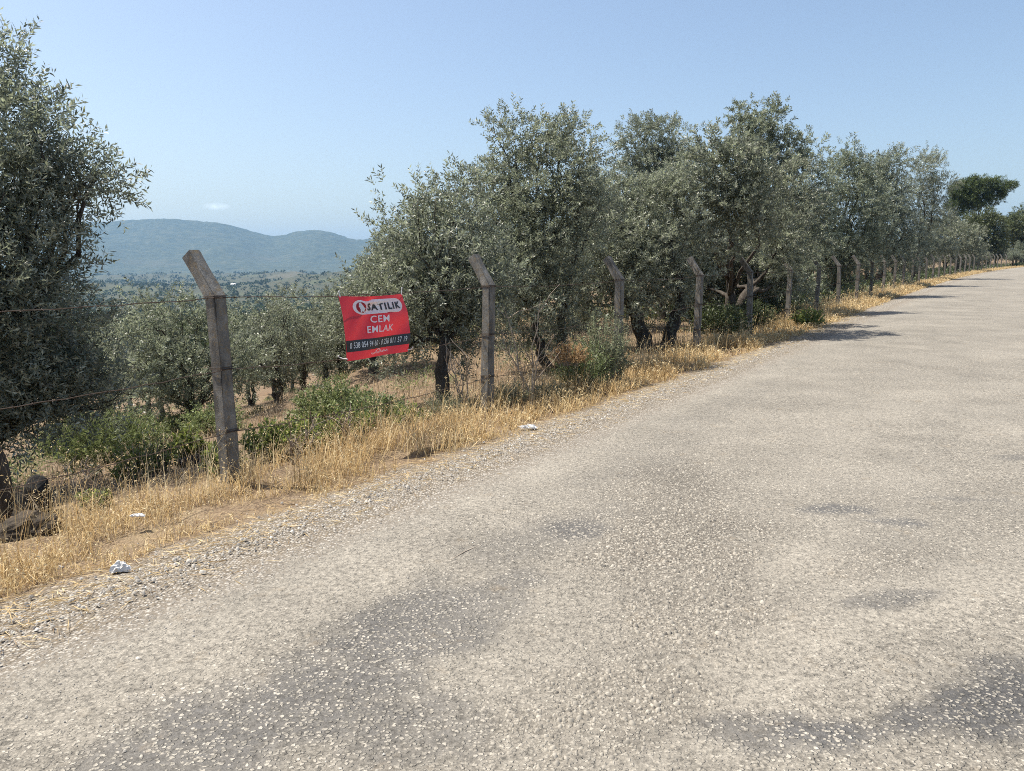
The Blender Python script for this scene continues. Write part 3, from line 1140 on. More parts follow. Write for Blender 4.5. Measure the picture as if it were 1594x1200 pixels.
    build_tree('olive_tree', foot_p(33.5, -6.6), lobes_px([
        (1300, 280, 33.5, 38), (1340, 270, 33.5, 30), (1325, 248, 33.5, 20), (1285, 330, 33.0, 42), (1330, 330, 33.0, 42), (1365, 320, 33.5, 30), (1280, 390, 33.0, 42),
        (1330, 395, 33.0, 42), (1300, 440, 33.5, 32), (1360, 380, 33.5, 34)]),
        'pale olive tree right of the tallest one, with a rounded broken crown', near, 108, fork=1.1, trad=.2, clusters=6.5, L=.112, Wd=.034, crad=.45, twig_len=.32)
    build_tree('olive_tree', foot_p(44, -6.5), lobes_px([
        (1375, 270, 44.0, 26), (1400, 255, 44.0, 20), (1365, 300, 44.0, 30), (1400, 305, 44.0, 30), (1380, 345, 44.0, 34), (1410, 350, 44.0, 30), (1370, 390, 44.0, 32), (1405, 400, 44.0, 30)]),
        'dark narrow olive tree between two paler crowns toward the far end of the row', near, 109, fork=1.2, trad=.2, clusters=5.5, L=.135, Wd=.041, crad=.55, twig_len=.38)
    build_tree('olive_tree', foot_p(56, -6.3), lobes_px([
        (1440, 262, 56.0, 24), (1460, 290, 56.0, 20), (1430, 300, 56.0, 24), (1450, 330, 56.0, 24), (1435, 360, 56.0, 26), (1425, 400, 56.0, 24), (1460, 390, 56.0, 18)]),
        'olive tree with a high oval crown and bare limb, last tall one before the pine', near, 110, fork=2.2, trad=.2, clusters=5.5, L=.13, Wd=.04, crad=.6, twig_len=.42)
    build_tree('olive_tree', foot(1490, 82), lobes_px([
        (1475, 378, 82.0, 15), (1500, 368, 82.0, 18), (1520, 375, 82.0, 15), (1490, 395, 82.0, 16), (1468, 345, 84, 17), (1462, 372, 84, 18), (1478, 360, 84, 14), (1515, 395, 82.0, 14)]),
        'low pale olive tree in front of the dark round trees at the far bend', near, 111, fork=1.2, trad=.2, clusters=4, L=.17, Wd=.055, crad=.7, twig_len=.5)
    build_tree('oak_tree', foot(1535, 112), lobes_px([
        (1530, 346, 112.0, 18), (1507, 350, 114, 16), (1548, 352, 112.0, 14), (1518, 358, 112.0, 14), (1535, 372, 112.0, 18), (1552, 375, 112.0, 14), (1540, 390, 112.0, 15)]),
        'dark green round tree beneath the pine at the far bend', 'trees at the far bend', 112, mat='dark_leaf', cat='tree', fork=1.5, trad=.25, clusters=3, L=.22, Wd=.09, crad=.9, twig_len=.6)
    build_tree('oak_tree', foot(1588, 138), lobes_px([
        (1580, 350, 138.0, 13), (1602, 340, 138, 19), (1580, 352, 136, 15), (1575, 372, 138.0, 16), (1598, 372, 138.0, 17), (1560, 385, 138.0, 12), (1585, 388, 138.0, 12)]),
        'dark tree on the bank at the right edge where the road bends away', 'trees at the far bend', 113, mat='dark_leaf', cat='tree', fork=1.5, trad=.25, clusters=2.5, L=.25, Wd=.10, crad=1.0, twig_len=.7)
    # umbrella pine
    build_tree('pine_tree', foot(1512, 128), lobes_px([
        (1498, 300, 128.0, 17), (1515, 293, 128.0, 15), (1535, 290, 128.0, 14), (1555, 292, 128.0, 12), (1570, 290, 128.0, 8), (1492, 318, 128.0, 14), (1512, 316, 128.0, 16),
        (1532, 312, 128.0, 13), (1550, 306, 128.0, 9), (1485, 345, 128.0, 12)]),
        'dark umbrella pine rising above the far end of the olive row', None, 114, mat='pine_needle', cat='pine tree', fork=6.0, trad=.3, clusters=4, twigs=14, leaves=12, L=.34, Wd=.07, crad=.75, twig_len=.45, up=.9, core=.5)
    # trees filling in behind the row and down the slope: four kinds, copied
    kinds = []
    for k, (h, s) in enumerate([(3.2, 1.5), (3.6, 1.7), (2.8, 1.35), (4.0, 1.6)]):
        kinds.append(build_tree('olive_tree', (0, 0, 0), generic_tree(200 + k, h, s, 9), 'x', None, 300 + k, fork=.95, trad=.11,
                                stems=[[(0, 0)], [(-.15, 0), (.2, .1)], [(0, 0)], [(-.1, .1), (.2, 0)]][k], clusters=10.5, twigs=12, leaves=13, L=.085, Wd=.027, local=True))
    used = [False] * 4
    sl = [  # u, Y, kind, scale, label
        (235, 17.5, 3, .75, 'olive tree half hidden between the big left tree and the first post'),
        (580, 14.6, 2, .72, 'small spreading olive tree with a forked trunk under the banner'),
        (385, 24.0, 1, .72, 'olive tree down the slope, seen just right of the lichen topped post'),
        (465, 25.5, 0, .78, 'pale olive tree down the slope, left of the banner at wire height'),
        (545, 23.0, 1, .72, 'olive tree down the slope whose top shows just left of the banner'),
        (730, 17.5, 0, 1.0, 'olive tree in the shade behind the tree of the banner, on a straight trunk'),
        (650, 21, 3, 1.0, 'olive tree deep in the shade between the banner and the second post'),
        (800, 22, 1, 1.0, 'shaded olive tree seen behind the dead twigs right of the second post'),
        (910, 21, 3, 1.1, 'olive tree behind the grey bush, closing the view under the silvery tree'),
    ]
    for u, Y, k, s, lab in sl:
        o = kinds[k] if not used[k] else copy_tree(kinds[k])
        used[k] = True
        o.location = foot(u, Y)
        o.scale = (s, s, s)
        o.rotation_euler = (0, 0, u * 1.7)
        o['label'] = lab
        o['group'] = 'olive trees in the grove below the road'
    g = np.random.default_rng(5)
    grove, seen = [], set()
    for qq in np.arange(16, 150, 4.4):
        for pp_ in (-9.2, -13.5, -18.5):
            if qq < 24 and pp_ > -12:
                continue
            if pp_ < -12 and qq > 75:
                continue
            grove.append((pp_ + g.uniform(-.9, .9), qq + g.uniform(-1.2, 1.2)))
    for qq in np.arange(12, 75, 8.0):
        for pp_ in np.arange(-24, -64, -7.5):
            if -pp_ / qq > .55:
                grove.append((pp_ + g.uniform(-2, 2), qq + g.uniform(-2, 2)))
    for i, (p_, q_) in enumerate(grove):
        x, y = from_pq(p_, q_)
        k = i % 4
        o = copy_tree(kinds[k])
        o.location = (float(x), float(y), float(gz(x, y)))
        s = g.uniform(.85, 1.15) * (.74 if -p_ / q_ > .5 else 1)
        o.scale = (s, s, s * g.uniform(.9, 1.1))
        o.rotation_euler = (0, 0, g.uniform(0, 6.28))
        row = ORD[0] if p_ > -11.3 else ORD[1] if p_ > -16 else ORD[2] if p_ > -21 else ORD[int(min(9, 3 + (-p_ - 20) // 7.5))]
        lab = 'olive tree in the %s row behind the %s post from the lichen topped one' % (row, ORD[max(0, min(47, round((q_ - 3.85) / 3.64)))])
        while lab in seen:
            lab = lab.replace('olive tree in', 'olive tree deeper in') if 'deeper' not in lab else lab.replace('deeper', 'still deeper')
            if lab.count('still') > 1:
                break
        seen.add(lab)
        o['label'] = lab
        o['group'] = 'olive trees of the grove behind'
    print('grove', len(grove), 'leaves', LEAVES[0])


# ------------------------------------------------------------------ shrubs and weeds
def shrub(name, u, Y, rad, hgt, label, cat, mat, seed, n=240, leaves=22, L=.03, Wd=.008, group=None, stem_mat='dead_twig', spread=.8, base=None):
    g = np.random.default_rng(seed)
    b0 = base or foot(u, Y)
    root = empty(name, b0, label, cat, group)
    a = g.uniform(0, 6.28, n)
    rr = np.sqrt(g.random(n))
    bx, by = np.cos(a) * rr * rad * .45, np.sin(a) * rr * rad * .45
    zn = g.uniform(.45, 1.0, n) * np.sqrt(np.clip(1.05 - rr ** 2 * .75, .1, 1)) * hgt
    tx, ty = np.cos(a) * rr * rad * (.75 + .35 * g.random(n)), np.sin(a) * rr * rad * (.75 + .35 * g.random(n))
    b = np.c_[bx, by, np.zeros(n) - .02]
    t = np.c_[tx, ty, zn] + g.normal(0, .05 * rad, (n, 3))
    tt = .2 + .8 * g.random((n, leaves)) ** .75
    pos = b[:, None] + (t - b)[:, None] * tt[..., None]
    pos[..., :2] += (t - b)[:, None, :2] * (tt[..., None] ** 2 - tt[..., None]) * .5
    pos[..., 2] += .15 * hgt * (tt - tt ** 2)
    d = unit(t - b)[:, None] * .7 + unit(g.normal(size=pos.shape)) * spread
    V = leaf_quads(pos.reshape(-1, 3), d.reshape(-1, 3), L, Wd, g)
    m = n * leaves
    rnd = np.clip(np.repeat(g.normal(.5, .16, n), leaves) + g.normal(0, .15, m), 0, 1)
    link('foliage', mesh_np('foliage', V, 4, np.arange(4 * m), M[mat], rnd), root)
    sm = MB()
    for i in range(0, n, max(1, n // 36)):
        mid = (b[i] + t[i]) / 2 + np.array([0, 0, .1 * hgt])
        sm.tube([b[i], mid, t[i]], [.006, .0045, .002], 4, 0, i)
    sm.build('stem', M[stem_mat], root)
    return root


def dead_shrub(u, Y, h, label, seed, n=4, r0=.012, group=None, spread=.35):
    g = np.random.default_rng(seed)
    b0 = foot(u, Y)
    root = empty('dead_sapling', b0, label, 'dead shrub', group)
    for i in range(n):
        mb = MB()
        a = g.uniform(0, 6.28)
        top = np.array([math.cos(a) * spread * h * g.uniform(.3, 1), math.sin(a) * spread * h * g.uniform(.3, 1), h * g.uniform(.6, 1.05)])
        pts = curve_pts((0, 0, -.05), top, (0, 0, .1 * h), 7, g)
        mb.tube(pts, np.linspace(r0, .003, 7), 5, .1, seed + i)
        for j in range(5):
            k = g.integers(2, 6)
            e = pts[k] + np.array([g.normal(0, .16), g.normal(0, .16), g.uniform(.1, .35)]) * h
            mb.tube(curve_pts(pts[k], e, g.normal(0, .02, 3), 4, g), np.linspace(.006, .0022, 4), 4, 0, j)
        mb.build('twig', M['dead_twig'], root)
    return root


def build_undergrowth():  # dark low shrubs, added partly to stand in for shade behind the fence
    g = np.random.default_rng(61)
    n = 420
    q = 22 + 135 * g.random(n) ** 1.4
    p = -5.9 - 5.5 * g.random(n) ** 1.3
    X, Y = from_pq(p, q)
    c = np.c_[X, Y, gz(X, Y)]
    k = 70
    rad = g.uniform(.35, .8, n)
    d = unit(g.normal(size=(n, k, 3)))
    d[..., 2] = np.abs(d[..., 2])
    pos = c[:, None] + d * rad[:, None, None] * g.uniform(.3, 1.05, (n, k, 1)) * np.array([1.2, 1.2, .8])
    V = leaf_quads(pos.reshape(-1, 3), unit(d + g.normal(0, .7, d.shape)).reshape(-1, 3), .20, .075, g)
    rnd = np.clip(np.repeat(g.normal(.5, .2, n), k) + g.normal(0, .15, n * k), 0, 1)
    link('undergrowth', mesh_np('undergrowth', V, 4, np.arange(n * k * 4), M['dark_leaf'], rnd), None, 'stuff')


def build_scrub():
    g = np.random.default_rng(67)
    n = 115
    q = 3 + 26 * g.random(n) ** 1.2
    p = -7.2 - 17 * g.random(n) ** 1.2
    X, Y = from_pq(p, q)
    c = np.c_[X, Y, gz(X, Y)]
    k = 170
    rad = np.clip(g.lognormal(-1.25, .45, n), .12, .6)
    d = unit(g.normal(size=(n, k, 3)))
    d[..., 2] = np.abs(d[..., 2])
    pos = c[:, None] + d * rad[:, None, None] * g.uniform(.3, 1.1, (n, k, 1)) * np.array([1.2, 1.2, .75])
    V = leaf_quads(pos.reshape(-1, 3), unit(d + g.normal(0, .6, d.shape)).reshape(-1, 3), .07, .018, g)
    rnd = np.clip(np.repeat(g.normal(.45, .25, n), k) + g.normal(0, .15, n * k), 0, 1)
    link('field_scrub', mesh_np('field_scrub', V, 4, np.arange(n * k * 4), M['broom_leaf'], rnd), None, 'stuff')


def build_shrubs():
    shrub('broom_bush', 150, 10.6, .95, .9, 'large feathery grey green bush in the field below the big left tree', 'bush', 'broom_leaf', 401, 900, 30, .06, .011, spread=.55)
    shrub('bush', 275, 12.4, .5, .5, 'smaller grey green bush between the feathery bush and the bent trunk', 'bush', 'broom_leaf', 402, 320, 26, .05, .016)
    shrub('bush', 520, 9.4, .6, .6, 'dark green scrubby bush in the field left of the banner corner', 'bush', 'broom_leaf', 403, 420, 26, .045, .016)
    shrub('bush', 585, 9.0, .5, .42, 'grey green bush under the banner beside the dark trunk', 'bush', 'broom_leaf', 404, 320, 26, .045, .015)
    w = 'green weeds along the fence'
    shrub('leafy_weed', 292, 8.2, .22, .42, 'bright yellow green leafy weed just left of the foot of the first post', 'weed', 'green_leaf', 411, 90, 22, .05, .024, w)
    shrub('leafy_weed', 205, 6.6, .20, .42, 'tall thin green weed between the boulder and the first post', 'weed', 'green_leaf', 412, 44, 18, .05, .02, w)
    shrub('leafy_weed', 145, 5.6, .16, .16, 'low green weed clump beside the dark earth mound', 'weed', 'green_leaf', 413, 40, 14, .035, .013, w)
    shrub('leafy_weed', 420, 7.2, .3, .42, 'leafy green weed clump right behind the first post', 'weed', 'green_leaf', 414, 130, 22, .05, .022, w)
    shrub('leafy_weed', 475, 7.4, .34, .40, 'spreading yellow green weed midway from first post to banner', 'weed', 'green_leaf', 415, 150, 22, .05, .02, w)
    shrub('leafy_weed', 345, 6.5, .2, .3, 'small green weed in the grass at the foot of the first post', 'weed', 'green_leaf', 416, 60, 18, .045, .02, w)
    shrub('leafy_weed', 640, 8.6, .25, .25, 'low green weed between the banner trunk and the dark bush', 'weed', 'green_leaf', 417, 80, 18, .045, .018, w)
    shrub('leafy_weed', 1257, 20.2, .5, .55, 'yellow green weed bush at the seventh post where shade begins', 'weed', 'green_leaf', 418, 90, 20, .07, .03, w)
    shrub('leafy_weed', 545, 7.6, .3, .4, 'green weed with dry stalks in the grass below the left banner corner', 'weed', 'green_leaf', 419, 70, 18, .045, .018, w)
    shrub('leafy_weed', 240, 7.3, .22, .4, 'slender green weed left of the yellow green one by the first post', 'weed', 'green_leaf', 420, 50, 18, .045, .017, w)
    shrub('bush', 330, 10.4, .5, .5, 'low grey green bush seen right behind the first post', 'bush', 'broom_leaf', 434, 260, 24, .045, .015)
    shrub('thorn_bush', 905, 10.6, .48, .78, 'grey green thorny bush growing through the fence before the third post', 'bush', 'broom_leaf', 421, 260, 26, .04, .011)
    shrub('thorn_bush', 940, 10.9, .45, 1.15, 'pale grey feathery bush with whitish tips against the third post', 'bush', 'grey_leaf', 422, 260, 28, .045, .013)
    d = shrub('dead_bush', 885, 10.3, .32, .30, 'dry orange brown foliage of a withered bush beside the grey thorny bush', 'bush', 'dead_leaf', 423, 110, 20, .035, .014)
    d.location.z += .42
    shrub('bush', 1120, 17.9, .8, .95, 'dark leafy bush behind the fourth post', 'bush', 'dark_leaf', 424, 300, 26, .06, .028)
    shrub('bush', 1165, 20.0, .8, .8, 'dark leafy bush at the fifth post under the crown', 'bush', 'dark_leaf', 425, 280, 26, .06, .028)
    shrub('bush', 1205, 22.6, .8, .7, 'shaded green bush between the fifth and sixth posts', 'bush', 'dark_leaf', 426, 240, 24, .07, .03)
    shrub('bush', 1135, 24, 1.1, 1.5, 'grey green shrub behind the fourth post before the sunny field', 'bush', 'broom_leaf', 427, 300, 26, .07, .03)
    shrub('bush', 1395, 46, 1.0, .7, 'pale dry bush on the verge near the far posts', 'bush', 'grey_leaf', 428, 120, 20, .12, .05)
    shrub('grey_weed', 700, 9.3, .45, .30, 'pale grey dry weed clump between the slim trunk and the second post', 'weed', 'grey_leaf', 431, 200, 20, .03, .007)
    shrub('grey_weed', 800, 9.6, .45, .34, 'pale feathery dry weed clump right of the second post', 'weed', 'grey_leaf', 432, 200, 20, .03, .007)
    shrub('grey_weed', 860, 9.9, .35, .25, 'small pale dry weed clump left of the thorny bush', 'weed', 'grey_leaf', 433, 150, 20, .03, .007)
    dead_shrub(826, 9.4, 1.3, 'pale bare dead sapling with thin upright twigs right of the second post', 441, 4)
    dead_shrub(722, 9.3, .95, 'bare brown dead twigs between the slim trunk and the second post', 442, 4)
    dead_shrub(120, 6.0, .38, 'dark dry thistle stalk standing in the brown field by the boulder', 443, 3, .008)
    dead_shrub(455, 6.7, .45, 'reddish dry bramble stems in the grass right of the first post', 444, 5, .006, spread=.7)
    dead_shrub(545, 7.4, .42, 'dark dry stalks in the grass under the left corner of the banner', 445, 5, .007)


# ------------------------------------------------------------------ fence
POST_Q0, POST_S = 3.85, 3.64
KINK = 1.53


def post_mesh():
    """bent-top concrete post: x = away from the road is -x"""
    import bmesh
    bm = bmesh.new()
    hw = .059
    arm, an = .42, R(35)

    def ring(c, xdir, hx, hy):
        out = []
        for sx, sy in ((-1, -1), (1, -1), (1, 1), (-1, 1)):
            out.append(bm.verts.new((c[0] + xdir[0] * sx * hx, sy * hy, c[2] + xdir[1] * sx * hx)))
        return out
    zs = [-.35, 0, .2, .4, .6, .8, 1.0, 1.2, 1.35]
    r_ = random.Random(4)
    rings = []
    for z in zs:
        k = 1 - .05 * z / 1.5
        rings.append(ring((r_.uniform(-.004, .004), 0, z), (1, 0), hw * k, hw * k))
    half = an / 2
    rings.append(ring((0, 0, KINK - .03), (math.cos(half), math.sin(half)), hw * 1.02, hw * .95))
    for t in (.12, .25, arm):
        c = (-math.sin(an) * t, 0, KINK - .03 + math.cos(an) * t)
        rings.append(ring(c, (math.cos(an), math.sin(an)), hw * .9, hw * .9))
    for a, b_ in zip(rings, rings[1:]):
        for j in range(4):
            bm.faces.new((a[j], a[(j + 1) % 4], b_[(j + 1) % 4], b_[j]))
    bm.faces.new(rings[0][::-1])
    bm.faces.new(rings[-1])
    bmesh.ops.recalc_face_normals(bm, faces=bm.faces)
    bmesh.ops.bevel(bm, geom=[e for e in bm.edges if e.calc_face_angle(0) > .9], offset=.008, segments=2, affect='EDGES')
    for v in bm.verts:
        k = .004
        v.co += Vector((r_.uniform(-k, k), r_.uniform(-k, k), r_.uniform(-k, k)))
    me = bpy.data.meshes.new('post_body')
    bm.to_mesh(me)
    bm.free()
    me.materials.append(M['concrete'])
    return me


def tie_mesh(z):
    mb = MB()
    h = .064
    for dz in (0, .012):
        pts = [(-h, -h, z + dz), (h, -h, z + dz + .006), (h, h, z + dz), (-h, h, z + dz - .004), (-h, -h, z + dz)]
        mb.tube(pts, [.0028] * 5, 4)
    me = bpy.data.meshes.new('wire_tie')
    me.from_pydata(mb.v, [], mb.f)
    me.materials.append(M['rust_wire'])
    return me


LEVELS = [.44, .94, 1.50]


def post_base(k):
    q = POST_Q0 + POST_S * k
    x, y = from_pq(FENCE_P, q)
    return Vector((float(x), float(y), float(gz(x, y)))), q


def build_fence():
    me = post_mesh()
    ties = [tie_mesh(z) for z in LEVELS]
    g = random.Random(9)
    words_ = ['first', 'second', 'third', 'fourth', 'fifth', 'sixth', 'seventh', 'eighth', 'ninth', 'tenth', 'eleventh', 'twelfth', 'thirteenth', 'fourteenth',
              'fifteenth', 'sixteenth', 'seventeenth', 'eighteenth', 'nineteenth', 'twentieth', 'twenty-first', 'twenty-second', 'twenty-third',
              'twenty-fourth', 'twenty-fifth', 'twenty-sixth', 'twenty-seventh', 'twenty-eighth', 'twenty-ninth', 'thirtieth', 'thirty-first', 'thirty-second', 'thirty-third']
    extra = {0: 'nearest concrete fence post with lichen on its bent top, left of the red banner',
             1: 'concrete fence post with bent top just right of the red banner, beside the dead sapling',
             2: 'concrete fence post behind the pale grey bush, second to the right of the banner',
             3: 'concrete fence post beside the thick slanting trunk and dark bush, with pale lit edge'}
    tops = []
    for k in range(-1, 33):
        b0, q = post_base(k)
        lab = extra.get(k)
        if k == -1:
            lab = 'concrete fence post with bent top out at the left end of the wires'
        elif lab is None and k < 33:
            lab = 'bent concrete fence post, %s along the road counting from the lichen topped post' % words_[k]
        elif lab is None:
            lab = 'tiny concrete fence post in the far shaded end of the row'
        rz = -AZ + math.atan(float((bend(q + .5) - bend(q - .5)))) * -1
        o = empty('fence_post', b0, lab, 'fence post', 'concrete posts of the roadside fence', rz + R(g.uniform(-5, 5)))
        o.rotation_euler.x = R(g.uniform(-1.8, 1.8)) if k else R(1.5)
        o.rotation_euler.y = R(g.uniform(-2.0, 1.6)) if k else R(-.6)
        link('post_body', me, o)
        if k < 12:
            for t in ties:
                link('wire_tie', t, o)
        tops.append((o, b0))
    bpy.context.view_layer.update()
    names = ['lowest rusty barbed wire strand, sagging through the grass and weeds', 'middle rusty barbed wire strand of the roadside fence',
             'top rusty barbed wire strand, under the bent post tops and holding the banner']
    for li, z in enumerate(LEVELS):
        root = empty('barbed_wire', tops[0][1], names[li], 'barbed wire', 'barbed wire strands of the fence')
        inv = tops[0][1]
        strand, barb = MB(), MB()
        gg = random.Random(40 + li)
        for (a, _), (b_, _) in zip(tops[:22], tops[1:23]):
            A = a.matrix_world @ Vector((.066, 0, z)) - inv
            B = b_.matrix_world @ Vector((.066, 0, z)) - inv
            near = (A + inv).length < 14
            n = 26 if near else 8
            sag = .03 if li == 2 else gg.uniform(.03, .10)
            pts = []
            for i in range(n + 1):
                t = i / n
                pts.append(A.lerp(B, t) + Vector((0, 0, -sag * 4 * t * (1 - t) + (gg.uniform(-.006, .006) if 0 < i < n else 0))))
            rr = .0034 if near else .0045
            strand.tube(pts, [rr] * (n + 1), 4)
            if near:
                m = 30
                for i in range(1, m):
                    t = i / m
                    c = A.lerp(B, t) + Vector((0, 0, -sag * 4 * t * (1 - t)))
                    for _ in range(2):
                        d = Vector((gg.uniform(-1, 1), gg.uniform(-1, 1), gg.uniform(-1, 1))).normalized() * .016
                        barb.tube([c - d, c + d], [.0022, .0012], 3)
        strand.build('strand', M['rust_wire'], root)
        barb.build('barbs', M['rust_wire'], root, kind='stuff')


# ------------------------------------------------------------------ banner
def text_mesh(txt, shear=0.0, bold=.02, spacing=1.0):
    cu = bpy.data.curves.new('lettering', 'FONT')
    cu.body = txt
    cu.size = 1.0
    cu.offset = bold
    cu.shear = shear
    cu.space_character = spacing
    cu.resolution_u = 3
    o = bpy.data.objects.new('lettering_tmp', cu)
    C.objects.link(o)
    dg = bpy.context.evaluated_depsgraph_get()
    me = bpy.data.meshes.new_from_object(o.evaluated_get(dg))
    bpy.data.objects.remove(o)
    bpy.data.curves.remove(cu)
    import bmesh
    bm = bmesh.new()
    bm.from_mesh(me)
    bmesh.ops.triangulate(bm, faces=bm.faces)
    for _ in range(2):
        bmesh.ops.subdivide_edges(bm, edges=[e for e in bm.edges if e.calc_length() > .18], cuts=1)
        bmesh.ops.triangulate(bm, faces=bm.faces)
    bm.to_mesh(me)
    bm.free()
    v = np.array([x.co[:] for x in me.vertices])
    f = [tuple(p.vertices) for p in me.polygons]
    bpy.data.meshes.remove(me)
    v[:, 0] -= v[:, 0].min()
    v[:, 1] -= v[:, 1].min()
    return v[:, :2] / np.array([v[:, 0].max(), v[:, 1].max()]), f


def build_banner():
    TL, TR = at(525, 461, 6.93), at(624.5, 457, 7.72)
    BL, BR = at(537.5, 562, 6.90), at(633.5, 547, 7.66)
    road_side = Vector((NX, NY, 0))
    root = empty('sale_banner', tuple((BL + BR) / 2), 'red vinyl sale banner with white lettering tied to the top fence wire', 'banner')
    o0 = (BL + BR) / 2

    def surf(u, v, lift=0.0):
        """u to the right, v up, 0..1"""
        p = (BL.lerp(BR, u)).lerp(TL.lerp(TR, u), v)
        along = (TR - TL).normalized()
        p = p + along * (.055 * u * math.sin(math.pi * min(1, max(0, v))) ** 1.0)
        b = .030 * math.sin(math.pi * v) * math.sin(math.pi * (u * .9 + .1)) + .014 * math.sin(5.2 * u + 3.5 * v + .6) + .010 * math.sin(9 * u - 6 * v)
        b += .010 * math.sin(14 * u * (1.1 - v) + 2) * v + .035 * math.exp(-((u + .55 * (1 - v) - .42) / .10) ** 2) * v
        p = p + road_side * (b + lift + .012)
        p = p + Vector((0, 0, -.012 * math.sin(math.pi * u) * v))
        return p - o0

    def sheet(name, poly_uv, faces, mat, lift, parent):
        me = bpy.data.meshes.new(name)
        me.from_pydata([tuple(surf(a, b_, lift)) for a, b_ in poly_uv], [], faces)
        me.materials.append(mat)
        me.update()
        # face the road
        s = sum((p.normal.dot(road_side) * p.area for p in me.polygons))
        if s < 0:
            me.flip_normals()
        return link(name, me, parent)

    def rect(u0, u1, v0, v1, n=20, m=6):
        vs = [(u0 + (u1 - u0) * i / n, v0 + (v1 - v0) * j / m) for j in range(m + 1) for i in range(n + 1)]
        fs = [(j * (n + 1) + i, j * (n + 1) + i + 1, (j + 1) * (n + 1) + i + 1, (j + 1) * (n + 1) + i) for j in range(m) for i in range(n)]
        return vs, fs
    vs, fs = rect(0, 1, 0, 1, 44, 34)
    cloth = sheet('vinyl_sheet', vs, fs, M['red_vinyl'], 0, root)
    cloth.data.polygons.foreach_set('use_smooth', np.ones(len(cloth.data.polygons), bool))
    vs, fs = rect(0, 1, .135, .315, 44, 8)
    sheet('black_band', vs, fs, M['black_print'], .004, root)

    def disc(cu, cv, ru, rv, n=36, sq=None):
        rim = []
        for i in range(n):
            a = 2 * math.pi * i / n
            ca, sa = math.cos(a), math.sin(a)
            if sq:   # stadium: straight part of half-length sq
                rim.append((cu + (sq if ca > 0 else -sq) + ca * ru, cv + sa * rv))
            else:
                rim.append((cu + ca * ru, cv + sa * rv))
        return rim

    def strip_fill(rim, k=14):
        """fill a stadium rim by rings so that it follows the cloth"""
        cu = sum(a for a, _ in rim) / len(rim)
        cv = sum(b_ for _, b_ in rim) / len(rim)
        n = len(rim)
        vs, fs = [], []
        for j in range(k):
            t = 1 - j / k
            vs += [(cu + (a - cu) * t, cv + (b_ - cv) * t) for a, b_ in rim]
        vs.append((cu, cv))
        for j in range(k - 1):
            for i in range(n):
                fs.append((j * n + i, j * n + (i + 1) % n, (j + 1) * n + (i + 1) % n, (j + 1) * n + i))
        for i in range(n):
            fs.append(((k - 1) * n + i, (k - 1) * n + (i + 1) % n, k * n))
        return vs, fs
    vs, fs = strip_fill(disc(.55, .825, .125, .118, 40, .255))
    sheet('white_plate', vs, fs, M['white_print'], .0045, root)
    vs, fs = strip_fill(disc(.285, .822, .068, .088, 32), 6)
    em = sheet('round_emblem', vs, fs, M['dark_red_print'], .007, root)
    figure = [(.262, .895), (.283, .905), (.300, .862), (.335, .800), (.318, .790), (.312, .745), (.298, .745), (.294, .772), (.280, .770), (.276, .742), (.256, .742),
              (.262, .800), (.250, .845)]
    cu_, cv_ = .283, .81
    sheet('emblem_figure', figure + [(cu_, cv_)], [(i, (i + 1) % len(figure), len(figure)) for i in range(len(figure))], M['white_print'], .0095, em)

    def word(name, txt, u0, u1, v0, v1, mat, shear, bold, parent=root, lift=.0085, rise=0.0):
        t, f = text_mesh(txt, shear, bold, 1.0 + bold * 6.5)
        uv = [(u0 + (u1 - u0) * a, v0 + (v1 - v0) * b_ + rise * a) for a, b_ in t]
        return sheet(name, uv, f, mat, lift, parent)
    word('printed_word', 'SATILIK', .375, .885, .765, .885, M['black_print'], 0, .042)
    word('printed_word', 'CEM', .395, .665, .565, .680, M['white_print'], .15, .012)
    word('printed_word', 'EMLAK', .315, .715, .405, .515, M['white_print'], .15, .012)
    word('printed_number', '0 538 054 94 60 - 0 256 811 57 19', .045, .945, .185, .280, M['white_print'], .12, .006)
    # small mark on the bottom strip: a roof line over a scribble of script
    sc = []
    roof = [(.44, .088), (.475, .120), (.505, .124), (.54, .092)]

    def stroke(pts, w):
        vs, fs = [], []
        for i, (a, b_) in enumerate(pts):
            vs += [(a, b_ - w), (a, b_ + w)]
        for i in range(len(pts) - 1):
            fs.append((2 * i, 2 * i + 2, 2 * i + 3, 2 * i + 1))
        return vs, fs
    for nm, pts, w in [('printed_roof', roof, .007), ('printed_script', [(.36 + .30 * i / 40, .062 + .017 * math.sin(i * 1.9) + .02 * i / 40) for i in range(41)], .0075)]:
        vs, fs = stroke(pts, w)
        sheet(nm, vs, fs, M['white_print'], .004, root)
    # white cable ties at the corners
    for (u, v), d in [((.02, .985), Vector((-.012, 0, .045))), ((.975, .985), Vector((.004, 0, .06))), ((.01, .03), Vector((-.085, 0, .022))), ((.985, .03), Vector((.05, 0, .02)))]:
        mb = MB()
        a = surf(u, v, .004)
        mb.tube([a, a + d * .6 + Vector((0, 0, -.006)), a + d], [.006, .005, .004], 6)
        mb.tube([a + d, a + d + Vector((.004, 0, .014))], [.007, .006], 6)
        mb.build('cable_tie', M['white_plastic'], root)
    # string from the lower corners to the middle wire is hidden behind the sheet


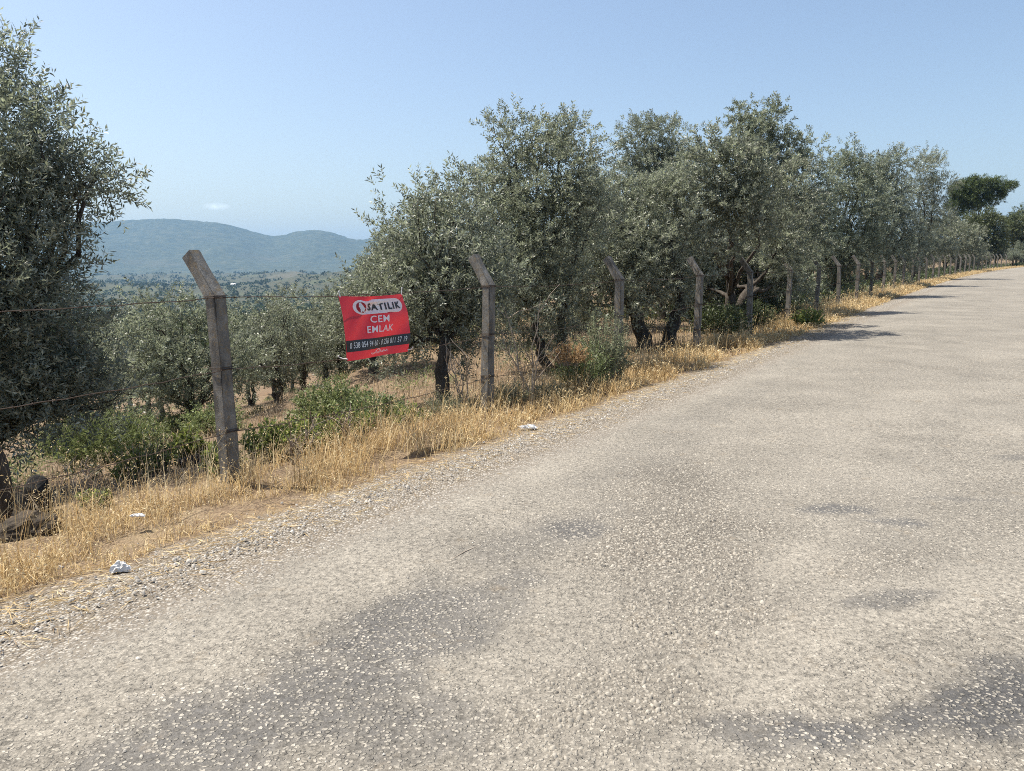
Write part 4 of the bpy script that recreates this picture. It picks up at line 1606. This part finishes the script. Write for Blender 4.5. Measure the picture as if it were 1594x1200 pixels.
# ------------------------------------------------------------------ rocks, litter
def lump(name, u, v, Y, size, mat, label, cat, seed, sub=3, rough=.35, group=None, sink=.3):
    import bmesh
    bm = bmesh.new()
    bmesh.ops.create_icosphere(bm, subdivisions=sub, radius=1)
    g = np.random.default_rng(seed)
    ax = unit(g.normal(size=(14, 3)))
    cut = g.uniform(.55, .95, 14)
    for vtx in bm.verts:
        p = np.array(vtx.co)
        for a, c in zip(ax, cut):
            dd = p @ a - c
            if dd > 0:
                p = p - a * dd * .85
        p = p * (1 + rough * .25 * (fbm(p[0] * 3 + 9, p[1] * 3 + p[2] * 2.3 + 9, seed) - .5))
        vtx.co = Vector(p * np.array(size))
    me = bpy.data.meshes.new(name)
    bm.to_mesh(me)
    bm.free()
    me.materials.append(mat)
    o = link(name, me)
    x, y, z = foot(u, Y)
    o.location = (x, y, z + size[2] * (1 - sink))
    o.rotation_euler = (0, 0, g.uniform(0, 3))
    return tag(o, label, cat, group)


def crumple(name, u, Y, w, d, h, label, cat, seed, mat='white_plastic', lift=0.0):
    """crumpled bag: a folded shell with a rim on the ground"""
    g = np.random.default_rng(seed)
    n, m = 22, 7
    vs, fs = [], []
    for j in range(m):
        t = j / (m - 1)
        for i in range(n):
            a = 2 * math.pi * i / n
            r = math.cos(t * math.pi / 2) ** .6 * (1 + .28 * math.sin(3 * a + seed) + .16 * math.sin(7 * a + 2 * seed + 4 * t)) + g.normal(0, .06)
            z = h * (math.sin(t * math.pi / 2) * (1 + .25 * math.sin(4 * a + 3 * t + seed))) + (g.normal(0, .1 * h) if j else 0)
            vs.append((math.cos(a) * r * w, math.sin(a) * r * d, max(z, 0)))
    for j in range(m - 1):
        for i in range(n):
            fs.append((j * n + i, j * n + (i + 1) % n, (j + 1) * n + (i + 1) % n, (j + 1) * n + i))
    fs.append(tuple((m - 1) * n + i for i in range(n)))
    me = bpy.data.meshes.new(name)
    me.from_pydata(vs, [], fs)
    me.materials.append(M[mat])
    o = link(name, me)
    x, y, z = foot(u, Y)
    o.location = (x, y, z + .01 + lift)
    return tag(o, label, cat)


def build_litter():
    lump('boulder', 57, 795, 5.6, (.16, .12, .19), M['black_rock'], 'black angular boulder on the dry ground near the left edge', 'rock', 501)
    lump('earth_mound', 40, 840, 4.9, (.26, .18, .10), M['mound_earth'], 'dark shaded earth mound in front of the black boulder', 'mound', 502, 4, 2.2, sink=.75)
    lump('stump', 3, 800, 5.4, (.07, .07, .34), M['bark'], 'dark tree stump cut by the left edge beside the boulder', 'stump', 503, sink=.2)
    lump('stone', 93, 893, 4.15, (.022, .02, .02), M['white_rock'], 'small white stone in the golden grass left of the crumpled bag', 'stone', 504, 2)
    lump('stone', 232, 560, 11.9, (.1, .08, .07), M['white_rock'], 'whitish rock at the foot of the feathery bush', 'stone', 506, 2)
    lump('stone', 295, 735, 7.6, (.17, .10, .08), M['black_rock'], 'flat dark rock in the field left of the first post', 'rock', 507, 3)
    crumple('plastic_bag', 188, 4.05, .048, .04, .04, 'crumpled white plastic bag at the edge of the golden grass', 'litter', 511)
    crumple('paper_scrap', 216, 4.85, .045, .02, .014, 'flattened pinkish white paper scrap lying in the golden grass', 'litter', 512, lift=.10)
    crumple('paper_scrap', 824, 7.75, .085, .04, .03, 'torn white paper scrap at the gravel edge right of the second post', 'litter', 513, lift=.01)
    # dry twig lying on the road
    mb = MB()
    a, b_ = Vector((*gp(700, 878), .02)), Vector((*gp(745, 855), .022))
    c = Vector((*gp(737, 868), .018))
    mb.tube([a, a.lerp(b_, .5) + Vector((0, .01, .004)), b_], [.0025, .003, .002], 5)
    mb.tube([a.lerp(b_, .6), c], [.002, .0012], 4)
    tag(mb.build('dry_straw', M['dead_twig']), 'pale forked straw lying alone on the near road surface', 'straw')


# ------------------------------------------------------------------ far valley, hills, haze
def build_far():
    # ridge line of the mountain, (u, v) in the photograph at about 5 km
    Y = 5200
    ridge = [(-700, 372), (-400, 352), (-150, 356), (0, 350), (120, 347), (180, 344), (230, 341), (260, 340), (300, 343), (335, 346), (362, 351), (390, 359), (412, 365), (432, 368),
             (455, 362), (478, 358), (500, 358), (520, 362), (540, 370), (556, 373), (580, 371), (620, 366), (700, 372), (800, 385), (950, 392), (1100, 400), (1300, 408)]
    us = np.linspace(-700, 1300, 420)
    vr = np.interp(us, [a for a, _ in ridge], [b for _, b in ridge])
    kk = np.hanning(9); kk /= kk.sum()
    vr = np.convolve(np.pad(vr, 4, mode='edge'), kk, 'valid')
    rows = 34
    V = np.zeros((rows, len(us), 3))
    base_z = -46.0
    for i, (u, v) in enumerate(zip(us, vr)):
        top = at(u, v, Y)
        for j in range(rows):
            t = j / (rows - 1)
            yy = Y - 1500 + t * 1500 if t < 1 else Y
            prof = t ** 1.35
            spur = (fbm(us[i] * .012, t * 2.2, 91, 4) - .5)
            z = base_z + (top.z - base_z) * prof + spur * 90 * math.sin(math.pi * t)
            x = top.x * (yy / Y)
            V[j, i] = (x, yy, z)
    V[-1, :, 2] += (fbm(us * .25, us * 0, 92, 3) - .5) * 9
    # back slope so that it has depth
    back = V[-1].copy()
    back[:, 1] += 900
    back[:, 0] *= (Y + 900) / Y
    back[:, 2] = base_z
    V = np.concatenate([V, back[None]])
    r_, c_ = V.shape[:2]
    i, j = np.meshgrid(np.arange(r_ - 1), np.arange(c_ - 1), indexing='ij')
    a = (i * c_ + j).ravel()
    me = mesh_np('mountain', V.reshape(-1, 3), 4, np.stack([a, a + 1, a + c_ + 1, a + c_], -1), M['hill'], smooth=True)
    link('mountain', me, None, 'structure')

    # woods of the valley: leafy clumps, more than anyone could count
    g = np.random.default_rng(21)
    n = 8200
    Yv = np.exp(g.uniform(math.log(75), math.log(3200), n))
    xx = g.uniform(-.66, .05, n)
    X = xx * Yv
    p_, q_ = to_pq(X, Yv)
    pp = -(p_ + 5.3)
    ok = (pp > 62) & (g.random(n) < sstep(.12, .4, fbm(X * .006, Yv * .006, 33, 4)) * .9 + .12)
    X, Yv = X[ok], Yv[ok]
    n = len(X)
    rad = g.uniform(1.2, 2.6, n) * (1 + Yv / 1700)
    k = 13
    cl = np.sqrt(((X + 590) / 200) ** 2 + ((Yv - 2150) / 240) ** 2) > .4
    X, Yv, rad = X[cl], Yv[cl], rad[cl]
    n = len(X)
    d = unit(g.normal(size=(n, k, 3)))
    d[..., 2] = np.abs(d[..., 2]) * .9 + .05
    c = np.c_[X, Yv, gz(X, Yv)]
    pos = c[:, None] + d * rad[:, None, None] * g.uniform(.55, 1.05, (n, k, 1)) * np.array([1, 1, 1.15])
    ld = unit(d + g.normal(0, .8, d.shape))
    V = leaf_quads(pos.reshape(-1, 3), ld.reshape(-1, 3), 1, 1, g, 0).reshape(-1, 4, 3)
    p0 = V[:, :1]
    V = p0 + (V - p0) * np.repeat(rad * .85, k)[:, None, None]
    rnd = np.clip(np.repeat(g.normal(.5, .2, n), k) + g.normal(0, .12, n * k), 0, 1)
    me = mesh_np('valley_woods', V.reshape(-1, 3), 4, np.arange(n * k * 4), M['far_leaf'], rnd)
    link('valley_woods', me, None, 'stuff')
    # a white farm building far off in the plain
    b0 = at(363, 433, 1500)
    root = empty('farmhouse', (b0.x, b0.y, float(gz(b0.x, b0.y))), 'tiny white farm building far off in the plain right of the first post', 'building')
    mb = MB()
    w, d_, h = 4.5, 3, 4.2
    mb.add([(-w, -d_, -1), (w, -d_, -1), (w, d_, -1), (-w, d_, -1), (-w, -d_, h), (w, -d_, h), (w, d_, h), (-w, d_, h)],
           [(0, 1, 5, 4), (1, 2, 6, 5), (2, 3, 7, 6), (3, 0, 4, 7)])
    mb.build('wall', M['white_plastic'], root)
    mb = MB()
    mb.add([(-w - .5, -d_ - .5, h), (w + .5, -d_ - .5, h), (w + .5, d_ + .5, h), (-w - .5, d_ + .5, h), (-w - .5, 0, h + 2.5), (w + .5, 0, h + 2.5)],
           [(0, 1, 5, 4), (2, 3, 4, 5), (0, 4, 3), (1, 2, 5), (0, 3, 2, 1)])
    mb.build('roof', M['white_rock'], root)


def build_haze():
    m, nt, out = new_mat('summer_haze')
    v = nt.nodes.new('ShaderNodeVolumePrincipled')
    v.inputs['Color'].default_value = (.33, .62, 1.0, 1)
    v.inputs['Density'].default_value = .000088
    v.inputs['Anisotropy'].default_value = .1
    nt.links.new(v.outputs[0], out.inputs['Volume'])
    x, y0, y1, z0, z1 = 9800, -9800, 9800, -60, 420
    vs = [(-x, y0, z0), (x, y0, z0), (x, y1, z0), (-x, y1, z0), (-x, y0, z1), (x, y0, z1), (x, y1, z1), (-x, y1, z1)]
    fs = [(3, 2, 1, 0), (4, 5, 6, 7), (0, 1, 5, 4), (1, 2, 6, 5), (2, 3, 7, 6), (3, 0, 4, 7)]
    me = bpy.data.meshes.new('haze')
    me.from_pydata(vs, [], fs)
    me.materials.append(m)
    link('haze', me, None, 'stuff')


leaf_mat('far_leaf', (.060, .072, .036), (.075, .085, .048), (.07, .09, .03), .6, .2, .2)

build_ground()
build_road()
build_far()
build_haze()
build_trees()
build_fence()
build_banner()
build_shrubs()
build_undergrowth()
build_scrub()
build_grass()
build_chips()
build_litter()
print('TRIS', sum(len(me.loops) - 2 * len(me.polygons) for me in bpy.data.meshes))
import sys
sys.stderr.write('')
